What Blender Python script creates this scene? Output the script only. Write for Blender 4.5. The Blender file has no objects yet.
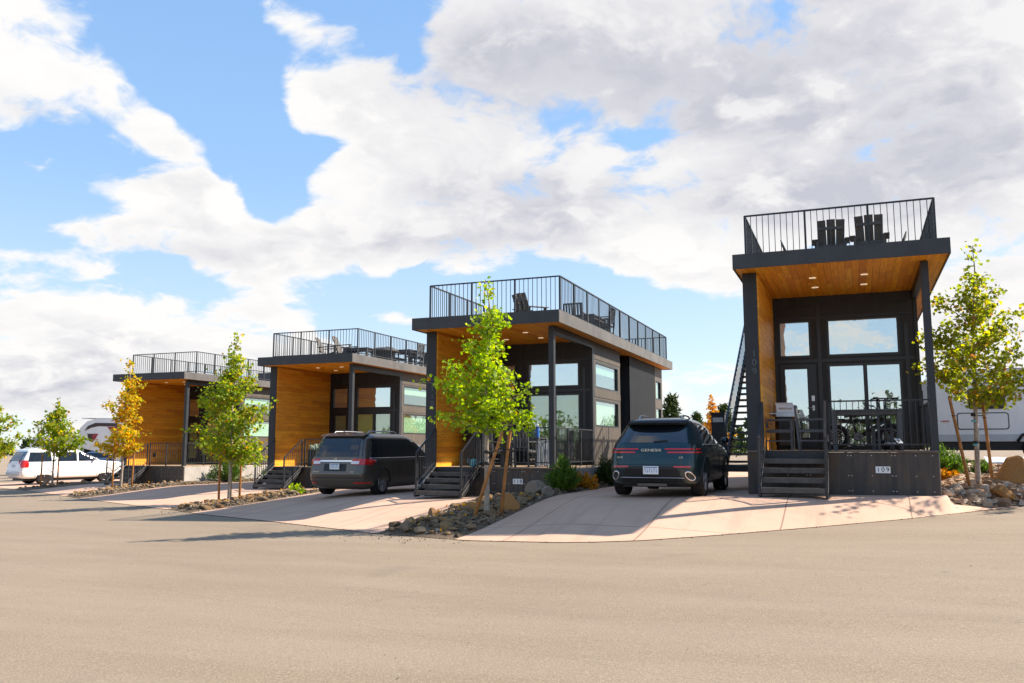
import bpy, bmesh, math, random
from mathutils import Vector, Matrix, Euler, noise as mnoise
R=math.radians
sc=bpy.context.scene
COL=sc.collection
# ------------------------------------------------------------------ helpers
class MB:
    def __init__(s): s.v=[]; s.f=[]; s.m=[]; s.sm=[]
    def quad(s,a,b,c,d,mi=0,sm=False):
        i=len(s.v); s.v+= [tuple(a),tuple(b),tuple(c),tuple(d)]; s.f.append((i,i+1,i+2,i+3)); s.m.append(mi); s.sm.append(sm)
    def poly(s,pts,mi=0,sm=False):
        i=len(s.v); s.v+=[tuple(p) for p in pts]; s.f.append(tuple(range(i,i+len(pts)))); s.m.append(mi); s.sm.append(sm)
    def box(s,x0,x1,y0,y1,z0,z1,mi=0,M=None):
        p=[(x0,y0,z0),(x1,y0,z0),(x1,y1,z0),(x0,y1,z0),(x0,y0,z1),(x1,y0,z1),(x1,y1,z1),(x0,y1,z1)]
        if M is not None: p=[tuple(M@Vector(q)) for q in p]
        i=len(s.v); s.v+=p
        for f in ((0,3,2,1),(4,5,6,7),(0,1,5,4),(1,2,6,5),(2,3,7,6),(3,0,4,7)):
            s.f.append(tuple(i+k for k in f)); s.m.append(mi); s.sm.append(False)
    def bar(s,a,b,w,h=None,mi=0,up=(0,0,1)):
        a=Vector(a); b=Vector(b); d=(b-a); L=d.length
        if L<1e-6: return
        d/=L; h=h or w; up=Vector(up)
        if abs(d.dot(up))>.98: up=Vector((0,1,0)) if abs(d.y)<.9 else Vector((1,0,0))
        x=d.cross(up).normalized(); z=x.cross(d).normalized()
        M=Matrix((( x.x,d.x,z.x,a.x),(x.y,d.y,z.y,a.y),(x.z,d.z,z.z,a.z),(0,0,0,1)))
        s.box(-w/2,w/2,0,L,-h/2,h/2,mi,M)
    def tube(s,pts,rs,n=8,mi=0,cap=True,sm=True):
        pts=[Vector(p) for p in pts]
        if not hasattr(rs,'__len__'): rs=[rs]*len(pts)
        base=len(s.v); px=None
        for k,p in enumerate(pts):
            d=(pts[min(k+1,len(pts)-1)]-pts[max(k-1,0)]).normalized()
            if px is None:
                t=Vector((0,0,1)) if abs(d.z)<.9 else Vector((1,0,0)); px=d.cross(t).normalized()
            else:
                px=(px-d*px.dot(d)).normalized()
            py=d.cross(px)
            for j in range(n):
                a=2*math.pi*j/n; s.v.append(tuple(p+(px*math.cos(a)+py*math.sin(a))*rs[k]))
        for k in range(len(pts)-1):
            for j in range(n):
                a=base+k*n+j; b=base+k*n+(j+1)%n
                s.f.append((a,b,b+n,a+n)); s.m.append(mi); s.sm.append(sm)
        if cap:
            s.f.append(tuple(base+j for j in range(n))[::-1]); s.m.append(mi); s.sm.append(False)
            s.f.append(tuple(base+(len(pts)-1)*n+j for j in range(n))); s.m.append(mi); s.sm.append(False)
    def lathe(s,prof,M=None,n=24,mi=0,sm=True):   # prof (r,h) about local Z
        base=len(s.v)
        for r,h in prof:
            for j in range(n):
                a=2*math.pi*j/n; p=Vector((r*math.cos(a),r*math.sin(a),h))
                s.v.append(tuple(M@p) if M is not None else tuple(p))
        for k in range(len(prof)-1):
            for j in range(n):
                a=base+k*n+j; b=base+k*n+(j+1)%n
                s.f.append((a,b,b+n,a+n)); s.m.append(mi); s.sm.append(sm)
        s.f.append(tuple(base+j for j in range(n))[::-1]); s.m.append(mi); s.sm.append(False)
        s.f.append(tuple(base+(len(prof)-1)*n+j for j in range(n))); s.m.append(mi); s.sm.append(False)
    def prism(s,pts,d,mi=0):    # closed polygon extruded by vector d
        d=Vector(d); n=len(pts); i=len(s.v)
        s.v+=[tuple(p) for p in pts]+[tuple(Vector(p)+d) for p in pts]
        s.f.append(tuple(range(i,i+n))[::-1]); s.f.append(tuple(range(i+n,i+2*n))); s.m+=[mi,mi]; s.sm+=[False,False]
        for k in range(n):
            s.f.append((i+k,i+(k+1)%n,i+n+(k+1)%n,i+n+k)); s.m.append(mi); s.sm.append(False)
    def mesh(s,name,mats):
        me=bpy.data.meshes.new(name); me.from_pydata(s.v,[],s.f)
        if not isinstance(mats,(list,tuple)): mats=[mats]
        for m in mats: me.materials.append(m)
        me.polygons.foreach_set('material_index',s.m); me.polygons.foreach_set('use_smooth',s.sm)
        me.update(); return me
    def build(s,name,mats,parent=None,loc=(0,0,0),fix=False,**kw):
        me=s.mesh(name,mats)
        if fix:
            bm=bmesh.new(); bm.from_mesh(me); bmesh.ops.remove_doubles(bm,verts=bm.verts,dist=1e-5); bmesh.ops.recalc_face_normals(bm,faces=bm.faces); bm.to_mesh(me); bm.free()
        return link(me,name,parent,loc,**kw)
def link(me,name,parent=None,loc=(0,0,0),label=None,cat=None,group=None,kind=None):
    o=bpy.data.objects.new(name,me); COL.objects.link(o); o.parent=parent; o.location=loc
    return tag(o,label,cat,group,kind)
def tag(o,label=None,cat=None,group=None,kind=None):
    if label: o['label']=label
    if cat: o['category']=cat
    if group: o['group']=group
    if kind: o['kind']=kind
    return o
def thing(name,label,cat,loc=(0,0,0),rz=0,group=None):
    o=bpy.data.objects.new(name,None); COL.objects.link(o); o.location=loc; o.rotation_euler=(0,0,rz); o.empty_display_size=.2
    return tag(o,label,cat,group)
CH={}
def dup(root,loc,rz=0,label=None,group=None,rot=None,scale=None):
    def cp(o,par):
        c=o.copy(); COL.objects.link(c)
        if par is not None: c.parent=par
        for ch in list(o.children): cp(ch,c)
        return c
    r=cp(root,None); r.location=loc; r.rotation_euler=rot or (0,0,rz)
    if scale: r.scale=scale
    if label: r['label']=label
    if group: r['group']=group
    return r
def text_mesh(s,size,depth=.004,name='text',align='CENTER'):
    cu=bpy.data.curves.new(name,'FONT'); cu.body=s; cu.size=size; cu.extrude=depth/2; cu.align_x=align; cu.align_y='CENTER'
    o=bpy.data.objects.new(name,cu); COL.objects.link(o)
    dg=bpy.context.evaluated_depsgraph_get(); me=bpy.data.meshes.new_from_object(o.evaluated_get(dg)); me.name=name
    bpy.data.objects.remove(o); bpy.data.curves.remove(cu); return me
# text lies in XY facing +Z; TF stands it up facing -Y
TF=Matrix.Rotation(R(90),4,'X')

# ------------------------------------------------------------------ terrain
def interp(x,pts):
    if x<=pts[0][0]: return pts[0][1]
    if x>=pts[-1][0]: return pts[-1][1]
    for (x0,y0),(x1,y1) in zip(pts,pts[1:]):
        if x<=x1: return y0+(y1-y0)*(x-x0)/(x1-x0)
def road_z(x,y):
    xx=max(-60,min(x,12)); f=.038*xx if xx>-4 else -.152+.02*(xx+4)
    return -1.58+f+.0155*max(-30,min(y,34))
EDGE=[(-110,66),(-80,50),(-60,40),(-39.6,30.4),(-34.4,27.9),(-25.8,23.0),(-24,22.1),(-17.6,18.75),(-15.7,17.7),(-12.65,16.3),(-8.2,14.1),(-6.2,13.46),(-4.56,13.46),(-3.3,13.84),(-2.46,14.42),(-.97,15.64),(.66,17.15),(2.74,19.51),(6,23),(40,50),(90,90)]
PAD=[(-60,-2.15),(-40,-1.93),(-29.2,-1.6),(-18.6,-1.45),(-8.9,-1.23),(-5.5,-1.04),(-2,-.965),(-.34,-.95),(1.6,-.93)]
PADY=[(-110,72),(-60,45),(-40,34),(-29.2,29),(-21.5,26),(-16.5,25.5),(-13,21),(-11,19.6),(-6.5,19),(-5,17),(-2,17.3),(1.6,18.5)]
def terr(x,y):
    e=interp(x,EDGE); r=road_z(x,y)
    if y<=e: return r
    if x>1.6: 
        r0=road_z(x,e); e2=max(e+.02,18.78+(x-1.3)*.62+.1) if x<2.9 else e+.02
        k=min(1,(x-1.6)/.8); p=e2+.5+1.3*k; pz=max(-.93+.15*k,r0+.3); ze=r0+(.5*(pz-r0))*(1-k)
        if y<e2: return r0+(ze-r0)*(y-e)/(e2-e)
        t=min(1,(y-e2)/(p-e2)); z=ze+(pz-ze)*t
        if y>p: z+=.032*min(y-p,13)*min(1,(x-1.6)/2)
        return z
    p=max(interp(x,PADY),e+.4); pz=interp(x,PAD)
    t=min(1,(y-e)/(p-e)); t=t*t*(3-2*t)*.5+t*.5
    r=road_z(x,e); z=r+(pz-r)*t
    return z
# ------------------------------------------------------------------ materials
class NT:
    def __init__(s,name,mat=True):
        if mat:
            s.m=bpy.data.materials.new(name); s.m.use_nodes=True; s.t=s.m.node_tree
        s.t.nodes.clear()
        s.out=s.t.nodes.new('ShaderNodeOutputMaterial')
    def n(s,typ,**kw):
        nd=s.t.nodes.new(typ)
        for k,v in kw.items():
            if k.startswith('i_'): 
                key=k[2:]; key=int(key) if key.isdigit() else key.replace('_',' ')
                if hasattr(v,'is_linked') or isinstance(v,bpy.types.NodeSocket): s.t.links.new(v,nd.inputs[key])
                else: nd.inputs[key].default_value=v
            else: setattr(nd,k,v)
        return nd
    def math(s,op,a,b=None,c=None,clamp=False):
        nd=s.t.nodes.new('ShaderNodeMath'); nd.operation=op; nd.use_clamp=clamp
        for i,v in enumerate((a,b,c)):
            if v is None: continue
            if isinstance(v,bpy.types.NodeSocket): s.t.links.new(v,nd.inputs[i])
            else: nd.inputs[i].default_value=v
        return nd.outputs[0]
    def mix(s,f,a,b,blend='MIX'):
        nd=s.t.nodes.new('ShaderNodeMix'); nd.data_type='RGBA'; nd.blend_type=blend; nd.clamp_factor=True
        for i,v in ((0,f),(6,a),(7,b)):
            if isinstance(v,bpy.types.NodeSocket): s.t.links.new(v,nd.inputs[i])
            else: nd.inputs[i].default_value=(v if i==0 else (tuple(v)+(1,) if len(v)==3 else v))
        return nd.outputs[2]
    def ramp(s,f,stops):
        nd=s.t.nodes.new('ShaderNodeValToRGB'); e=nd.color_ramp.elements
        while len(e)<len(stops): e.new(.5)
        for el,(p,c) in zip(e,stops):
            el.position=p; el.color=(c,c,c,1) if not hasattr(c,'__len__') else tuple(c)+(1,)
        s.t.links.new(f,nd.inputs[0]); return nd.outputs[0]
    def noise(s,vec,scale,detail=4,rough=.55,dist=0,dim='3D'):
        nd=s.n('ShaderNodeTexNoise',noise_dimensions=dim); 
        if vec is not None: s.t.links.new(vec,nd.inputs['Vector'])
        nd.inputs['Scale'].default_value=scale; nd.inputs['Detail'].default_value=detail; nd.inputs['Roughness'].default_value=rough; nd.inputs['Distortion'].default_value=dist
        return nd.outputs[0]
    def co(s,kind='Object'): return s.n('ShaderNodeTexCoord').outputs[kind]
    def pos(s): return s.n('ShaderNodeNewGeometry').outputs['Position']
    def mapping(s,vec,scale=(1,1,1),loc=(0,0,0),rot=(0,0,0)):
        nd=s.n('ShaderNodeMapping'); s.t.links.new(vec,nd.inputs['Vector']); nd.inputs['Scale'].default_value=scale; nd.inputs['Location'].default_value=loc; nd.inputs['Rotation'].default_value=rot
        return nd.outputs[0]
    def sep(s,vec):
        nd=s.n('ShaderNodeSeparateXYZ'); s.t.links.new(vec,nd.inputs[0]); return nd.outputs
    def bump(s,h,strength=.3,dist=.01):
        nd=s.n('ShaderNodeBump'); s.t.links.new(h,nd.inputs['Height']); nd.inputs['Strength'].default_value=strength; nd.inputs['Distance'].default_value=dist; return nd.outputs[0]
    def bsdf(s,col,rough=.6,metal=0,spec=.5,normal=None,coat=0,emit=None,**kw):
        nd=s.n('ShaderNodeBsdfPrincipled')
        for k,v in (('Base Color',col),('Roughness',rough),('Metallic',metal),('Specular IOR Level',spec),('Coat Weight',coat)):
            if isinstance(v,bpy.types.NodeSocket): s.t.links.new(v,nd.inputs[k])
            elif k=='Base Color': nd.inputs[k].default_value=tuple(v)+(1,)
            else: nd.inputs[k].default_value=v
        if coat: nd.inputs['Coat Roughness'].default_value=.04
        if normal is not None: s.t.links.new(normal,nd.inputs['Normal'])
        return nd
    def done(s,sh):
        s.t.links.new(sh.outputs[0] if not isinstance(sh,bpy.types.NodeSocket) else sh,s.out.inputs[0]); return s.m
M={}
def simple(name,col,rough=.6,metal=0,spec=.5,var=.12,scale=6,bump=0,coat=0):
    t=NT(name); p=t.co(); n=t.noise(p,scale,5,.6)
    c=t.mix(t.ramp(n,[(.3,0),(.7,1)]),[x*(1-var) for x in col],[min(1,x*(1+var)) for x in col])
    nm=t.bump(t.noise(p,scale*12,3),bump,.004) if bump else None
    M[name]=t.done(t.bsdf(c,rough,metal,spec,nm,coat)); return M[name]
def cladding(name,col,streak,rough=.55):
    t=NT(name); p=t.co(); n=t.noise(p,1.6,5,.6); st=t.noise(t.mapping(p,(7,7,.55)),1.,5,.65); f=t.noise(p,30,3,.6)
    c=t.mix(t.ramp(n,[(.3,0),(.7,1)]),[v*.75 for v in col],[v*1.3 for v in col]); c=t.mix(t.math('MULTIPLY',t.ramp(st,[(.52,0),(.72,1)]),.5),c,streak)
    M[name]=t.done(t.bsdf(c,t.math('ADD',rough-.1,t.math('MULTIPLY',n,.2)),0,.4,t.bump(t.math('ADD',n,t.math('MULTIPLY',f,.15)),.12,.01)))
cladding('siding_dark',(.019,.021,.025),(.040,.040,.042)); cladding('steel_dark',(.021,.023,.027),(.040,.039,.039),.45)
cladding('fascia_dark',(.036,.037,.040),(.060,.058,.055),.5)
cladding('fascia_sunlit',(.10,.092,.086),(.135,.12,.105),.5)  # right-hand fascia: sunlight put into the colour as a lighter copy
simple('frame_black',(.012,.012,.014),.35,0,.5,.2,4)
simple('black_rubber',(.014,.014,.015),.8,0,.3,.3,9,.2)
simple('black_plastic',(.014,.015,.016),.5,0,.4,.3,6)
simple('chrome',(.75,.75,.76),.14,1,.5,.05,4)
simple('alloy',(.42,.43,.45),.28,1,.5,.1,4)
simple('alloy_dark',(.10,.10,.11),.3,1,.5,.1,4)
simple('aluminium',(.55,.55,.56),.35,1,.5,.1,5)
simple('white_plate',(.78,.79,.78),.4,0,.4,.04,5)
simple('red_lens',(.55,.012,.010),.15,0,.6,.1,20,0,.6)
simple('clear_lens',(.75,.72,.72),.12,0,.6,.1,20,0,.6)
simple('white_fibre',(.74,.74,.73),.35,0,.5,.06,1.5,0,.2)
simple('grey_fibre',(.46,.47,.48),.4,0,.5,.08,1.5)
simple('red_mark',(.32,.03,.04),.35,0,.5,.15,3)
simple('dark_mark',(.05,.03,.03),.35,0,.5,.15,3)
simple('black_ink',(.01,.01,.012),.5)
simple('blue_ink',(.12,.22,.42),.5)
simple('composite_grey',(.085,.076,.068),.6,0,.35,.3,5,.15)
simple('deck_boards',(.36,.26,.175),.7,0,.3,.2,5,.15)
simple('furniture_grey',(.075,.078,.085),.5,0,.4,.2,6,.1)
simple('stake_wood',(.36,.155,.045),.75,0,.3,.35,7,.25)
simple('bark',(.34,.27,.21),.85,0,.2,.35,14,.5)
simple('bark_dark',(.11,.085,.065),.9,0,.2,.35,10,.5)
simple('blind_mint',(.56,.68,.57),.8,0,.2,.05,2)
simple('blind_olive',(.52,.58,.30),.8,0,.2,.08,1.2)
simple('interior_wall',(.55,.56,.36),.8,0,.2,.06,1)
simple('interior_floor',(.30,.33,.22),.6,0,.3,.2,3)
t_=NT('downlight'); e_=t_.bsdf((.85,.80,.70),.5); e_.inputs['Emission Color'].default_value=(1,.88,.68,1); e_.inputs['Emission Strength'].default_value=.10; M['downlight']=t_.done(e_)
simple('blue_plastic',(.03,.16,.55),.35,0,.5,.1,5)
simple('cyan_plastic',(.10,.42,.48),.45,0,.5,.1,5)
simple('tie_black',(.015,.015,.016),.7)
simple('concrete_base',(.34,.31,.285),.85,0,.25,.18,1.6,.35)
simple('tarp',(.62,.66,.72),.5,0,.4,.1,3,.2)
simple('gold',(.42,.22,.06),.4)

def wood(name,axis):
    t=NT(name); p=t.co(); xyz=t.sep(p); a=xyz[axis]; y=xyz[1]
    row=t.math('DIVIDE',a,.137); fl=t.math('FLOOR',row); fr=t.math('FRACT',row)
    wn1=t.n('ShaderNodeTexWhiteNoise',noise_dimensions='1D'); t.t.links.new(fl,wn1.inputs['W'])
    yo=t.math('FLOOR',t.math('DIVIDE',t.math('ADD',y,t.math('MULTIPLY',wn1.outputs[0],2.3)),2.35))
    cb=t.n('ShaderNodeCombineXYZ'); t.t.links.new(fl,cb.inputs[0]); t.t.links.new(yo,cb.inputs[1])
    wn=t.n('ShaderNodeTexWhiteNoise',noise_dimensions='3D'); t.t.links.new(cb.outputs[0],wn.inputs['Vector'])
    off=t.n('ShaderNodeVectorMath',operation='ADD'); t.t.links.new(p,off.inputs[0]); 
    vm=t.n('ShaderNodeVectorMath',operation='SCALE'); t.t.links.new(wn.outputs['Color'],vm.inputs[0]); vm.inputs['Scale'].default_value=7.; t.t.links.new(vm.outputs[0],off.inputs[1])
    g=t.noise(t.mapping(off.outputs[0],(16,1.1,16)),1.6,6,.65,.6)
    g2=t.noise(t.mapping(off.outputs[0],(60,1.5,60)),1.,3,.6)
    base=t.ramp(wn.outputs[0],[(0,(.58,.20,.009)),(.4,(.84,.34,.013)),(.8,(.90,.42,.022)),(1,(.92,.50,.05))])
    c=t.mix(t.ramp(g,[(.35,0),(.72,.85)]),base,(.42,.135,.007))
    c=t.mix(t.math('MULTIPLY',t.ramp(g2,[(.45,0),(.7,1)]),.35),c,(.78,.37,.05))
    vo=t.n('ShaderNodeTexVoronoi'); t.t.links.new(t.mapping(off.outputs[0],(4,1.2,4)),vo.inputs['Vector']); vo.inputs['Scale'].default_value=1.3
    kn=t.ramp(vo.outputs['Distance'],[(.04,1),(.09,0)])
    c=t.mix(t.math('MULTIPLY',kn,.8),c,(.16,.055,.01))
    gap=t.math('LESS_THAN',fr,.035)
    c=t.mix(t.math('MULTIPLY',gap,.85),c,(.035,.014,.004))
    h=t.math('SUBTRACT',t.math('MULTIPLY',g,.15),gap)
    M[name]=t.done(t.bsdf(c,.5,0,.35,t.bump(h,.5,.006)))
wood('cedar_soffit',0); wood('cedar_wall',2)

def asphalt():
    t=NT('asphalt'); p=t.pos()
    big=t.noise(p,.16,5,.6); mid=t.noise(p,1.3,5,.62); fine=t.noise(p,55,4,.7)
    vo=t.n('ShaderNodeTexVoronoi'); t.t.links.new(p,vo.inputs['Vector']); vo.inputs['Scale'].default_value=70
    c=t.mix(t.ramp(big,[(.3,0),(.7,1)]),(.212,.162,.111),(.256,.199,.141))
    c=t.mix(t.math('MULTIPLY',t.ramp(mid,[(.35,0),(.7,1)]),.40),c,(.188,.142,.098))
    c=t.mix(t.math('MULTIPLY',t.ramp(fine,[(.5,0),(.64,1)]),.40),c,(.42,.335,.255))
    g3=t.noise(p,24,5,.75); c=t.mix(t.math('MULTIPLY',t.ramp(g3,[(.40,1),(.5,0)]),.20),c,(.15,.11,.08))
    c=t.mix(t.math('MULTIPLY',t.ramp(fine,[(.33,1),(.46,0)]),.5),c,(.11,.085,.066))
    # long faint tyre-worn bands and roller lanes along the street
    st=t.noise(t.mapping(p,(.10,.9,1),rot=(0,0,R(-25))),1.2,4,.6)
    c=t.mix(t.math('MULTIPLY',t.ramp(st,[(.42,0),(.62,1)]),.16),c,(.36,.29,.225))
    # dark scattered stains
    sp=t.noise(p,.55,3,.5,.4); c=t.mix(t.math('MULTIPLY',t.ramp(sp,[(.66,0),(.74,1)]),.35),c,(.17,.13,.10))
    # hairline cracks
    w=t.noise(p,.7,3,.6); mv=t.n('ShaderNodeVectorMath',operation='MULTIPLY_ADD'); t.t.links.new(p,mv.inputs[0]); mv.inputs[1].default_value=(1,1,0); 
    cw=t.n('ShaderNodeCombineXYZ'); t.t.links.new(t.math('MULTIPLY',w,1.4),cw.inputs[0]); t.t.links.new(t.math('MULTIPLY',t.noise(p,.9,3,.6),1.4),cw.inputs[1]); t.t.links.new(cw.outputs[0],mv.inputs[2])
    v2=t.n('ShaderNodeTexVoronoi',feature='DISTANCE_TO_EDGE'); t.t.links.new(mv.outputs[0],v2.inputs['Vector']); v2.inputs['Scale'].default_value=.16
    cr=t.math('MULTIPLY',t.ramp(v2.outputs['Distance'],[(.0012,1),(.003,0)]),t.ramp(t.noise(p,.35,2),[(.56,0),(.62,.25)]))
    c=t.mix(cr,c,(.07,.06,.05))
    xyz=t.sep(p); wob=t.math('MULTIPLY',t.math('SUBTRACT',t.noise(p,.5,3),.5),.35); ln=t.math('ADD',t.math('ADD',t.math('MULTIPLY',xyz[0],.33),xyz[1]),wob)
    for pos_,wd,st_ in ((9.3,.010,.30),(5.6,.012,.22)): c=t.mix(t.math('MULTIPLY',t.math('LESS_THAN',t.math('ABSOLUTE',t.math('SUBTRACT',ln,pos_)),wd),t.math('MULTIPLY',mid,st_*1.3)),c,(.09,.07,.055))
    for pos_,wd in ((7.0,.28),(8.6,.26),(10.9,.28)): c=t.mix(t.math('MULTIPLY',t.ramp(t.math('DIVIDE',t.math('ABSOLUTE',t.math('SUBTRACT',ln,pos_)),wd),[(.2,1),(1,0)]),t.math('MULTIPLY',big,.22)),c,(.15,.115,.09))
    dr=t.n('ShaderNodeTexVoronoi'); t.t.links.new(p,dr.inputs['Vector']); dr.inputs['Scale'].default_value=1.1; c=t.mix(t.math('MULTIPLY',t.ramp(dr.outputs['Distance'],[(.03,1),(.07,0)]),t.ramp(big,[(.5,0),(.6,.45)])),c,(.10,.08,.065))
    h=t.math('ADD',t.math('MULTIPLY',vo.outputs['Distance'],.6),fine)
    M['asphalt']=t.done(t.bsdf(c,.92,0,.25,t.bump(h,.42,.006)))
asphalt()
def concrete():
    t=NT('driveway_concrete'); p=t.pos(); xyz=t.sep(p)
    big=t.noise(p,.35,4,.6); mid=t.noise(p,2.2,5,.65); fine=t.noise(p,60,3,.7)
    br=t.noise(t.mapping(p,(2,60,1)),1.5,3,.6)
    c=t.mix(t.ramp(big,[(.3,0),(.7,1)]),(.50,.322,.228),(.575,.375,.268))
    c=t.mix(t.math('MULTIPLY',t.ramp(mid,[(.4,0),(.7,1)]),.3),c,(.45,.265,.18))
    c=t.mix(t.math('MULTIPLY',t.ramp(fine,[(.48,0),(.7,1)]),.25),c,(.33,.25,.19))
    c=t.mix(t.math('MULTIPLY',br,.12),c,(.58,.40,.30))
    sp=t.noise(p,.8,3,.5,.5); c=t.mix(t.math('MULTIPLY',t.ramp(sp,[(.64,0),(.72,1)]),.35),c,(.30,.22,.17))
    ts=t.noise(t.mapping(p,(3.2,.22,1)),1.1,4,.6); c=t.mix(t.math('MULTIPLY',t.ramp(ts,[(.52,0),(.68,1)]),.30),c,(.27,.18,.135))
    def joint(v,per,off):
        f=t.math('FRACT',t.math('DIVIDE',t.math('ADD',v,off),per)); return t.math('LESS_THAN',t.math('MULTIPLY',t.math('ABSOLUTE',t.math('SUBTRACT',f,.5)),per),.013)
    j=t.math('MAXIMUM',joint(xyz[0],2.15,1000*2.15+.2),joint(xyz[1],2.9,1.15))
    c=t.mix(t.math('MULTIPLY',j,.75),c,(.17,.10,.07))
    h=t.math('SUBTRACT',t.math('MULTIPLY',fine,.25),j)
    M['driveway_concrete']=t.done(t.bsdf(c,.88,0,.3,t.bump(h,.4,.006)))
concrete()
def soil(name,a,b,c3,sc1=1.2):
    t=NT(name); p=t.pos(); n=t.noise(p,sc1,6,.65); f=t.noise(p,35,4,.7)
    c=t.mix(t.ramp(n,[(.35,0),(.65,1)]),a,b); c=t.mix(t.ramp(f,[(.45,0),(.7,.8)]),c,c3)
    M[name]=t.done(t.bsdf(c,.95,0,.15,t.bump(f,.8,.02)))
soil('bare_ground',(.22,.165,.12),(.30,.235,.175),(.36,.29,.22))
soil('bed_soil',(.085,.060,.040),(.15,.105,.07),(.24,.18,.12),4)
def rockmat(name,cols):
    t=NT(name); oi=t.n('ShaderNodeObjectInfo'); p=t.co(); 
    off=t.n('ShaderNodeVectorMath',operation='ADD'); t.t.links.new(p,off.inputs[0]); 
    sc_=t.n('ShaderNodeVectorMath',operation='SCALE'); t.t.links.new(oi.outputs['Location'],sc_.inputs[0]); sc_.inputs['Scale'].default_value=3.1; t.t.links.new(sc_.outputs[0],off.inputs[1])
    n=t.noise(off.outputs[0],5,6,.65); f=t.noise(off.outputs[0],40,4,.7)
    base=t.ramp(oi.outputs['Random'],[(i/(len(cols)-1),c) for i,c in enumerate(cols)])
    c=t.mix(t.ramp(n,[(.4,0),(.65,.7)]),base,(.36,.20,.085)); c=t.mix(t.ramp(f,[(.35,.5),(.55,0)]),c,(.09,.075,.06))
    M[name]=t.done(t.bsdf(c,.9,0,.25,t.bump(t.math('ADD',n,t.math('MULTIPLY',f,.4)),.8,.03)))
rockmat('rock',[(.13,.092,.058),(.20,.145,.092),(.27,.165,.075),(.17,.14,.105),(.29,.225,.155),(.25,.125,.045)])
rockmat('rock_pale',[(.36,.28,.21),(.44,.35,.27),(.33,.20,.125),(.47,.40,.33),(.27,.185,.125)])
rockmat('rock_orange',[(.40,.175,.04),(.46,.21,.055)])
rockmat('rock_grey',[(.22,.20,.175),(.26,.235,.20)])
def gravelmat():
    t=NT('gravel_mix'); r=t.n('ShaderNodeNewGeometry').outputs['Random Per Island']
    c=t.ramp(r,[(0,(.06,.045,.03)),(.4,(.13,.095,.065)),(.7,(.20,.135,.075)),(.9,(.24,.20,.155)),(1,(.33,.29,.23))])
    M['gravel_mix']=t.done(t.bsdf(c,.92,0,.2))
gravelmat()
def gm2():
    t=NT('gravel_pale'); r=t.n('ShaderNodeNewGeometry').outputs['Random Per Island']
    c=t.ramp(r,[(0,(.16,.09,.055)),(.35,(.31,.19,.115)),(.6,(.37,.24,.15)),(.85,(.42,.32,.24)),(1,(.52,.44,.36))]); M['gravel_pale']=t.done(t.bsdf(c,.92,0,.2))
gm2()
def leafmat(name,stops,trans=.55):
    t=NT(name); g=t.n('ShaderNodeNewGeometry'); r=g.outputs['Random Per Island']
    c=t.ramp(r,stops)
    d=t.bsdf(c,.5,0,.35); 
    hs=t.n('ShaderNodeHueSaturation'); hs.inputs['Saturation'].default_value=1.05; hs.inputs['Value'].default_value=1.9; t.t.links.new(c,hs.inputs['Color'])
    tr=t.n('ShaderNodeBsdfTranslucent'); t.t.links.new(hs.outputs[0],tr.inputs[0])
    mx=t.n('ShaderNodeMixShader'); mx.inputs[0].default_value=trans; t.t.links.new(d.outputs[0],mx.inputs[1]); t.t.links.new(tr.outputs[0],mx.inputs[2])
    M[name]=t.done(mx)
leafmat('leaf_lime',[(0,(.11,.19,.010)),(.5,(.23,.33,.014)),(.9,(.36,.43,.018)),(.985,(.42,.36,.02)),(1,(.42,.16,.02))])
leafmat('leaf_olive',[(0,(.11,.145,.013)),(.5,(.22,.26,.016)),(.85,(.38,.37,.02)),(.95,(.42,.25,.03)),(1,(.27,.10,.04))])
leafmat('leaf_mixed',[(0,(.10,.16,.012)),(.5,(.20,.27,.016)),(.85,(.33,.35,.02)),(.96,(.46,.31,.02)),(1,(.40,.14,.02))])
leafmat('leaf_amber',[(0,(.17,.22,.015)),(.3,(.36,.33,.018)),(.7,(.55,.36,.018)),(.92,(.58,.27,.016)),(1,(.40,.14,.02))])
leafmat('leaf_orange',[(0,(.40,.19,.015)),(.6,(.55,.27,.02)),(1,(.45,.13,.012))],.3)
leafmat('leaf_crimson',[(0,(.08,.012,.02)),(1,(.16,.03,.03))],.3)
leafmat('needle_green',[(0,(.030,.055,.012)),(.6,(.055,.085,.018)),(1,(.09,.12,.03))],.15)
leafmat('juniper_green',[(0,(.05,.11,.012)),(.6,(.11,.20,.02)),(1,(.18,.28,.035))],.25)
def skirt():
    t=NT('skirt_steel'); p=t.co(); xyz=t.sep(p)
    st=t.noise(t.mapping(p,(9,9,.8)),1,5,.6); n=t.noise(p,1.4,4,.6)
    c=t.mix(t.ramp(st,[(.4,0),(.68,1)]),(.045,.042,.042),(.085,.068,.055))
    c=t.mix(t.math('MULTIPLY',t.ramp(n,[(.55,0),(.7,1)]),.55),c,(.13,.075,.04))
    M['skirt_steel']=t.done(t.bsdf(c,.5,.3,.4,t.bump(st,.1,.004)))
    t=NT('side_panel'); p=t.co(); st=t.noise(t.mapping(p,(6,6,.9)),1,5,.6); n=t.noise(p,.9,4,.6)
    c=t.mix(t.ramp(st,[(.35,0),(.7,1)]),(.070,.058,.048),(.105,.086,.068)); c=t.mix(t.math('MULTIPLY',t.ramp(n,[(.5,0),(.7,1)]),.4),c,(.125,.102,.076))
    M['side_panel']=t.done(t.bsdf(c,.55,.1,.35,t.bump(st,.1,.004)))
skirt()
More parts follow.
